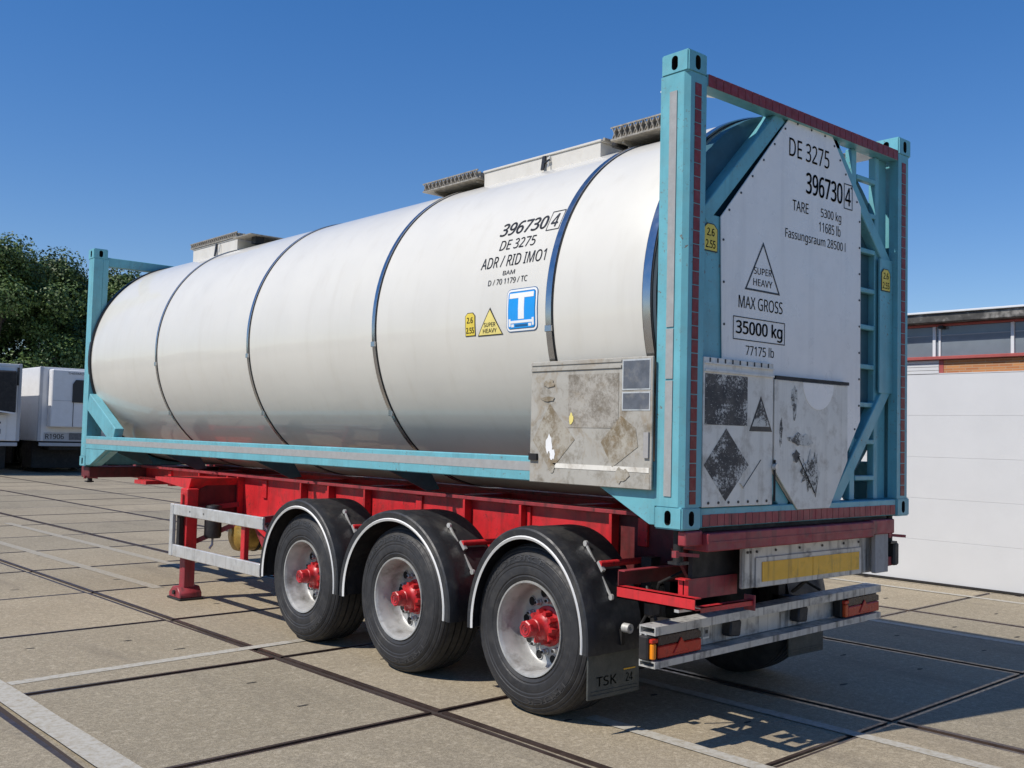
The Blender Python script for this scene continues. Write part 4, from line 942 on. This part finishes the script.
# ------------------------------------------------------------------ parked box trailers far left
def box_trailer(x0, yf, label, kind):
    t = thing('refrigerated_trailer', label, 'trailer', (x0+1.3, yf+6.5, 0), 'white trailers parked at the yard edge')
    x1 = x0+2.55; zb, zt = 1.12, 3.72
    MB().box(x0, x1, yf, yf+13, zb, zt, 'truckwhite', .02).obj('body', t)
    MB().box(x0-.012, x0+.10, yf-.012, yf+.06, zb, zt+.01, 'truckgrey', .01).obj('corner_trim', t); MB().box(x1-.10, x1+.012, yf-.012, yf+.06, zb, zt+.01, 'truckgrey', .01).obj('corner_trim', t)
    MB().box(x0+.11, x1-.11, yf-.014, yf+.02, zt-.10, zt, 'truckwhite', .01).obj('head_rail', t)
    MB().box(x0+.45, x1-.45, yf+.2, yf+12.6, .82, 1.06, 'dark').obj('chassis', t)
    MB().box(x0+.05, x1-.05, yf-.02, yf+.05, .95, 1.07, 'truckgrey', .008).obj('buffer_beam', t)
    for y in (yf+8.2, yf+9.5, yf+10.8):
        for s_ in (0, 1):
            o = link('wheel', far_wheel, t); o.matrix_basis = Matrix.Translation((x0+.02 if not s_ else x1-.40, y, .51))
    for x in (x0+.45, x1-.55): MB().box(x, x+.1, yf+2.4, yf+2.5, .06, .85, 'dark').box(x-.08, x+.18, yf+2.3, yf+2.6, .01, .06, 'dark').obj('landing_leg', t)
    MB().box(x0+.03, x0+.06, yf+3, yf+7.8, .25, 1.0, 'dark').obj('dark_skirt_filler', t); MB().box(x0+.12, x1-.12, yf+1.0, yf+2.1, .14, 1.11, 'dark', .02).obj('dark_underside_filler', t)  # dark skirt and box added in place of the deep shade underneath
    if kind == 0:
        f = MB().box(x0+.25, x1-.25, yf-.45, yf-.015, 2.05, zt-.25, 'dark', .05).obj('cooling_unit', t)
        f = MB().box(x0+.30, x1-.42, yf-.03, yf-.015, 1.15, 2.0, 'truckwhite', .01).obj('lower_panel', t)
        MB().box(x1-.85, x1-.6, yf-.05, yf-.031, 1.7, 1.76, 'ink').lathe([(0, -.05), (.09, -.05), (.09, -.031)], (x1-.88, yf, 1.73), 1, 'ink', 14).obj('key_symbol', f)
        MB().box(x1-.95, x1-.6, yf-.05, yf-.031, 1.36, 1.52, 'ink').obj('vent', f); MB().box(x1-1.0, x1-.7, yf-.05, yf-.031, 1.17, 1.30, 'darkplate').obj('vent', f)
        MB().bar((x0+.5, yf-.47, 2.25), (x1-.3, yf-.47, 2.05), .02, .05, 'truckwhite').obj('white_flash', t)
        MB().tube([(x1-.12, yf-.05, 3.0), (x1-.12, yf-.05, 3.6)], .04, 'ink', 8).obj('grab_handle', t)
    else:
        f = MB().box(x0+.28, x1-.10, yf-.40, yf-.015, 1.62, zt-.08, 'truckwhite', .03).obj('cooling_unit', t)
        MB().box(x0+1.02, x0+1.035, yf-.415, yf-.395, 1.65, 2.55, 'ink').box(x0+.32, x1-.12, yf-.410, yf-.398, 2.545, 2.56, 'truckgrey').obj('unit_seam', f)
        MB().prism([(x0+.98, 2.5), (x0+1.75, 2.5), (x0+1.75, 3.3), (x0+1.08, 3.3), (x0+.98, 3.15)], yf-.44, yf-.40, 1, 'ink').obj('unit_grille', f)
        flat_text('THERMO', (x0+.80, yf-.405, 3.48), (1, 0, 0), (0, 0, 1), .55, .08, 'ink', f)
        MB().box(x0+.20, x1-.1, yf-.03, yf-.015, 1.12, 1.42, 'truckgrey', .005).obj('lower_panel', t)
        flat_text('R1906', (x0+.25, yf-.032, 1.20), (1, 0, 0), (0, 0, 1), .62, .18, 'ink', t, .01)
        MB().box(x0+1.05, x1-.5, yf-.05, yf-.031, 1.18, 1.42, 'darkplate').obj('socket_panel', t)
    return t
far_wheel = MB().lathe([(.0, .05), (.25, .04), (.29, .0), (.42, -.0), (.5, .04), (.51, .1), (.51, .3), (.45, .38), (0, .38)], (0, 0, 0), 0, 'rubber', 28).mesh('wheel', 35)
box_trailer(3.74, 33.6, 'white trailer at the left picture edge with a dark cooling unit on its front', 0)
box_trailer(7.10, 34.3, 'white trailer with a white cooling unit, half hidden by the teal frame post', 1)
box_trailer(10.37, 34.7, 'white trailer with a white cooling unit added unseen behind the tank container', 1)  # hidden trailer, added to help shade the parked row

# ------------------------------------------------------------------ trees and hedge
def leaves(n, centers, radii, size, squash=.8):
    k = rng.integers(0, len(centers), n); d = rng.normal(size=(n, 3)); d /= np.linalg.norm(d, axis=1)[:, None]
    rr = radii[k]*(.55+.5*rng.random(n)); p = centers[k]+d*rr[:, None]*np.array([1, 1, squash])
    nrm = d+rng.normal(scale=.6, size=(n, 3)); nrm[:, 2] += .35; nrm /= np.linalg.norm(nrm, axis=1)[:, None]
    a = np.cross(nrm, rng.normal(size=(n, 3))); a /= np.linalg.norm(a, axis=1)[:, None]; b = np.cross(nrm, a)
    s = size*(.6+.8*rng.random(n))[:, None]
    v = np.stack([p-a*s, p-b*s*.55, p+a*s, p+b*s*.55], 1).reshape(-1, 3)
    return v
def leaf_obj(name, v, mat, parent, kind=None):
    n = len(v)//4; me = bpy.data.meshes.new(name); me.vertices.add(len(v)); me.vertices.foreach_set('co', v.astype(np.float32).ravel())
    me.loops.add(len(v)); me.loops.foreach_set('vertex_index', np.arange(len(v), dtype=np.int32)); me.polygons.add(n)
    me.polygons.foreach_set('loop_start', np.arange(n, dtype=np.int32)*4); me.polygons.foreach_set('loop_total', np.full(n, 4, dtype=np.int32))
    me.materials.append(M[mat]); me.update(calc_edges=True); return link(name, me, parent, kind)
def tree(x, y, h, r, label, mat, n=46000):
    t = thing('broadleaf_tree', label, 'tree', (x, y, 0), 'trees beyond the yard')
    b = MB(); pts = [(x, y, 0), (x+.1, y, h*.2), (x-.1, y+.1, h*.45), (x+.1, y, h*.7)]
    b.tube(pts, [.32, .26, .18, .07], 'bark', 9); b.obj('trunk', t)
    lm = MB(); C_ = []
    for k in range(48):
        u = rng.random(); zz = h*(.12+.86*u); prof_ = math.sin(math.pi*min(1, (.12+.88*u))**.8)**.7
        a = rng.random()*6.283; q = r*prof_*(.35+.75*rng.random()**.6)
        c = (x+q*math.cos(a), y+q*math.sin(a), zz); C_.append(c)
        if k % 4 == 0: lm.tube([(x, y, max(h*.2, zz-q*.8)), ((x+c[0])/2, (y+c[1])/2, zz-q*.2), c], [.09, .06, .02], 'bark', 6)
    lm.obj('limbs', t)
    C_.append((x, y, h*.93)); C_ = np.array(C_); rad = r*(.18+.24*rng.random(len(C_)))
    leaf_obj('crown', leaves(n, C_, rad, .08), mat, t)
trees = [(5.2, 48, 9.4, 3.6, 'tall broadleaf tree at the left picture edge, dense and dark green', 'leaf'),
         (9.0, 47, 10.0, 3.6, 'broad green tree above the gap between the parked trailers', 'leaf'),
         (12.2, 49, 9.7, 3.3, 'round crowned tree just left of the teal frame post', 'leaf2'),
         (15.0, 48, 9.3, 3.3, 'dark tree directly behind the teal frame post', 'leaf'),
         (17.9, 49.5, 8.6, 3.3, 'tree seen under the front top rail beside the post', 'leaf2'),
         (21.2, 49, 8.4, 3.2, 'tree half hidden by the front end of the white barrel', 'leaf'),
         (1.4, 49, 10.0, 3.6, 'broadleaf tree just outside the left edge of the yard view', 'leaf2'),
         (25.0, 51, 8.6, 3.2, 'tree hidden behind the white barrel', 'leaf'),
         (6.9, 52.5, 10.0, 3.5, 'dark tree in the second row behind the parked trailers', 'leaf2'),
         (10.6, 53, 9.8, 3.5, 'smaller dark tree in the second row between trailers and frame post', 'leaf2'),
         (14.2, 53, 9.4, 3.4, 'back row tree behind the frame post', 'leaf2')]
for a in trees: tree(*a)
hc = []
for k in range(330): hc.append((rng.uniform(-48, 52), rng.uniform(54.5, 57.5), rng.uniform(.5, 3.6)))
leaf_obj('hedge', leaves(60000, np.array(hc), np.full(330, 1.3), .16), 'leaf2', None, 'stuff')
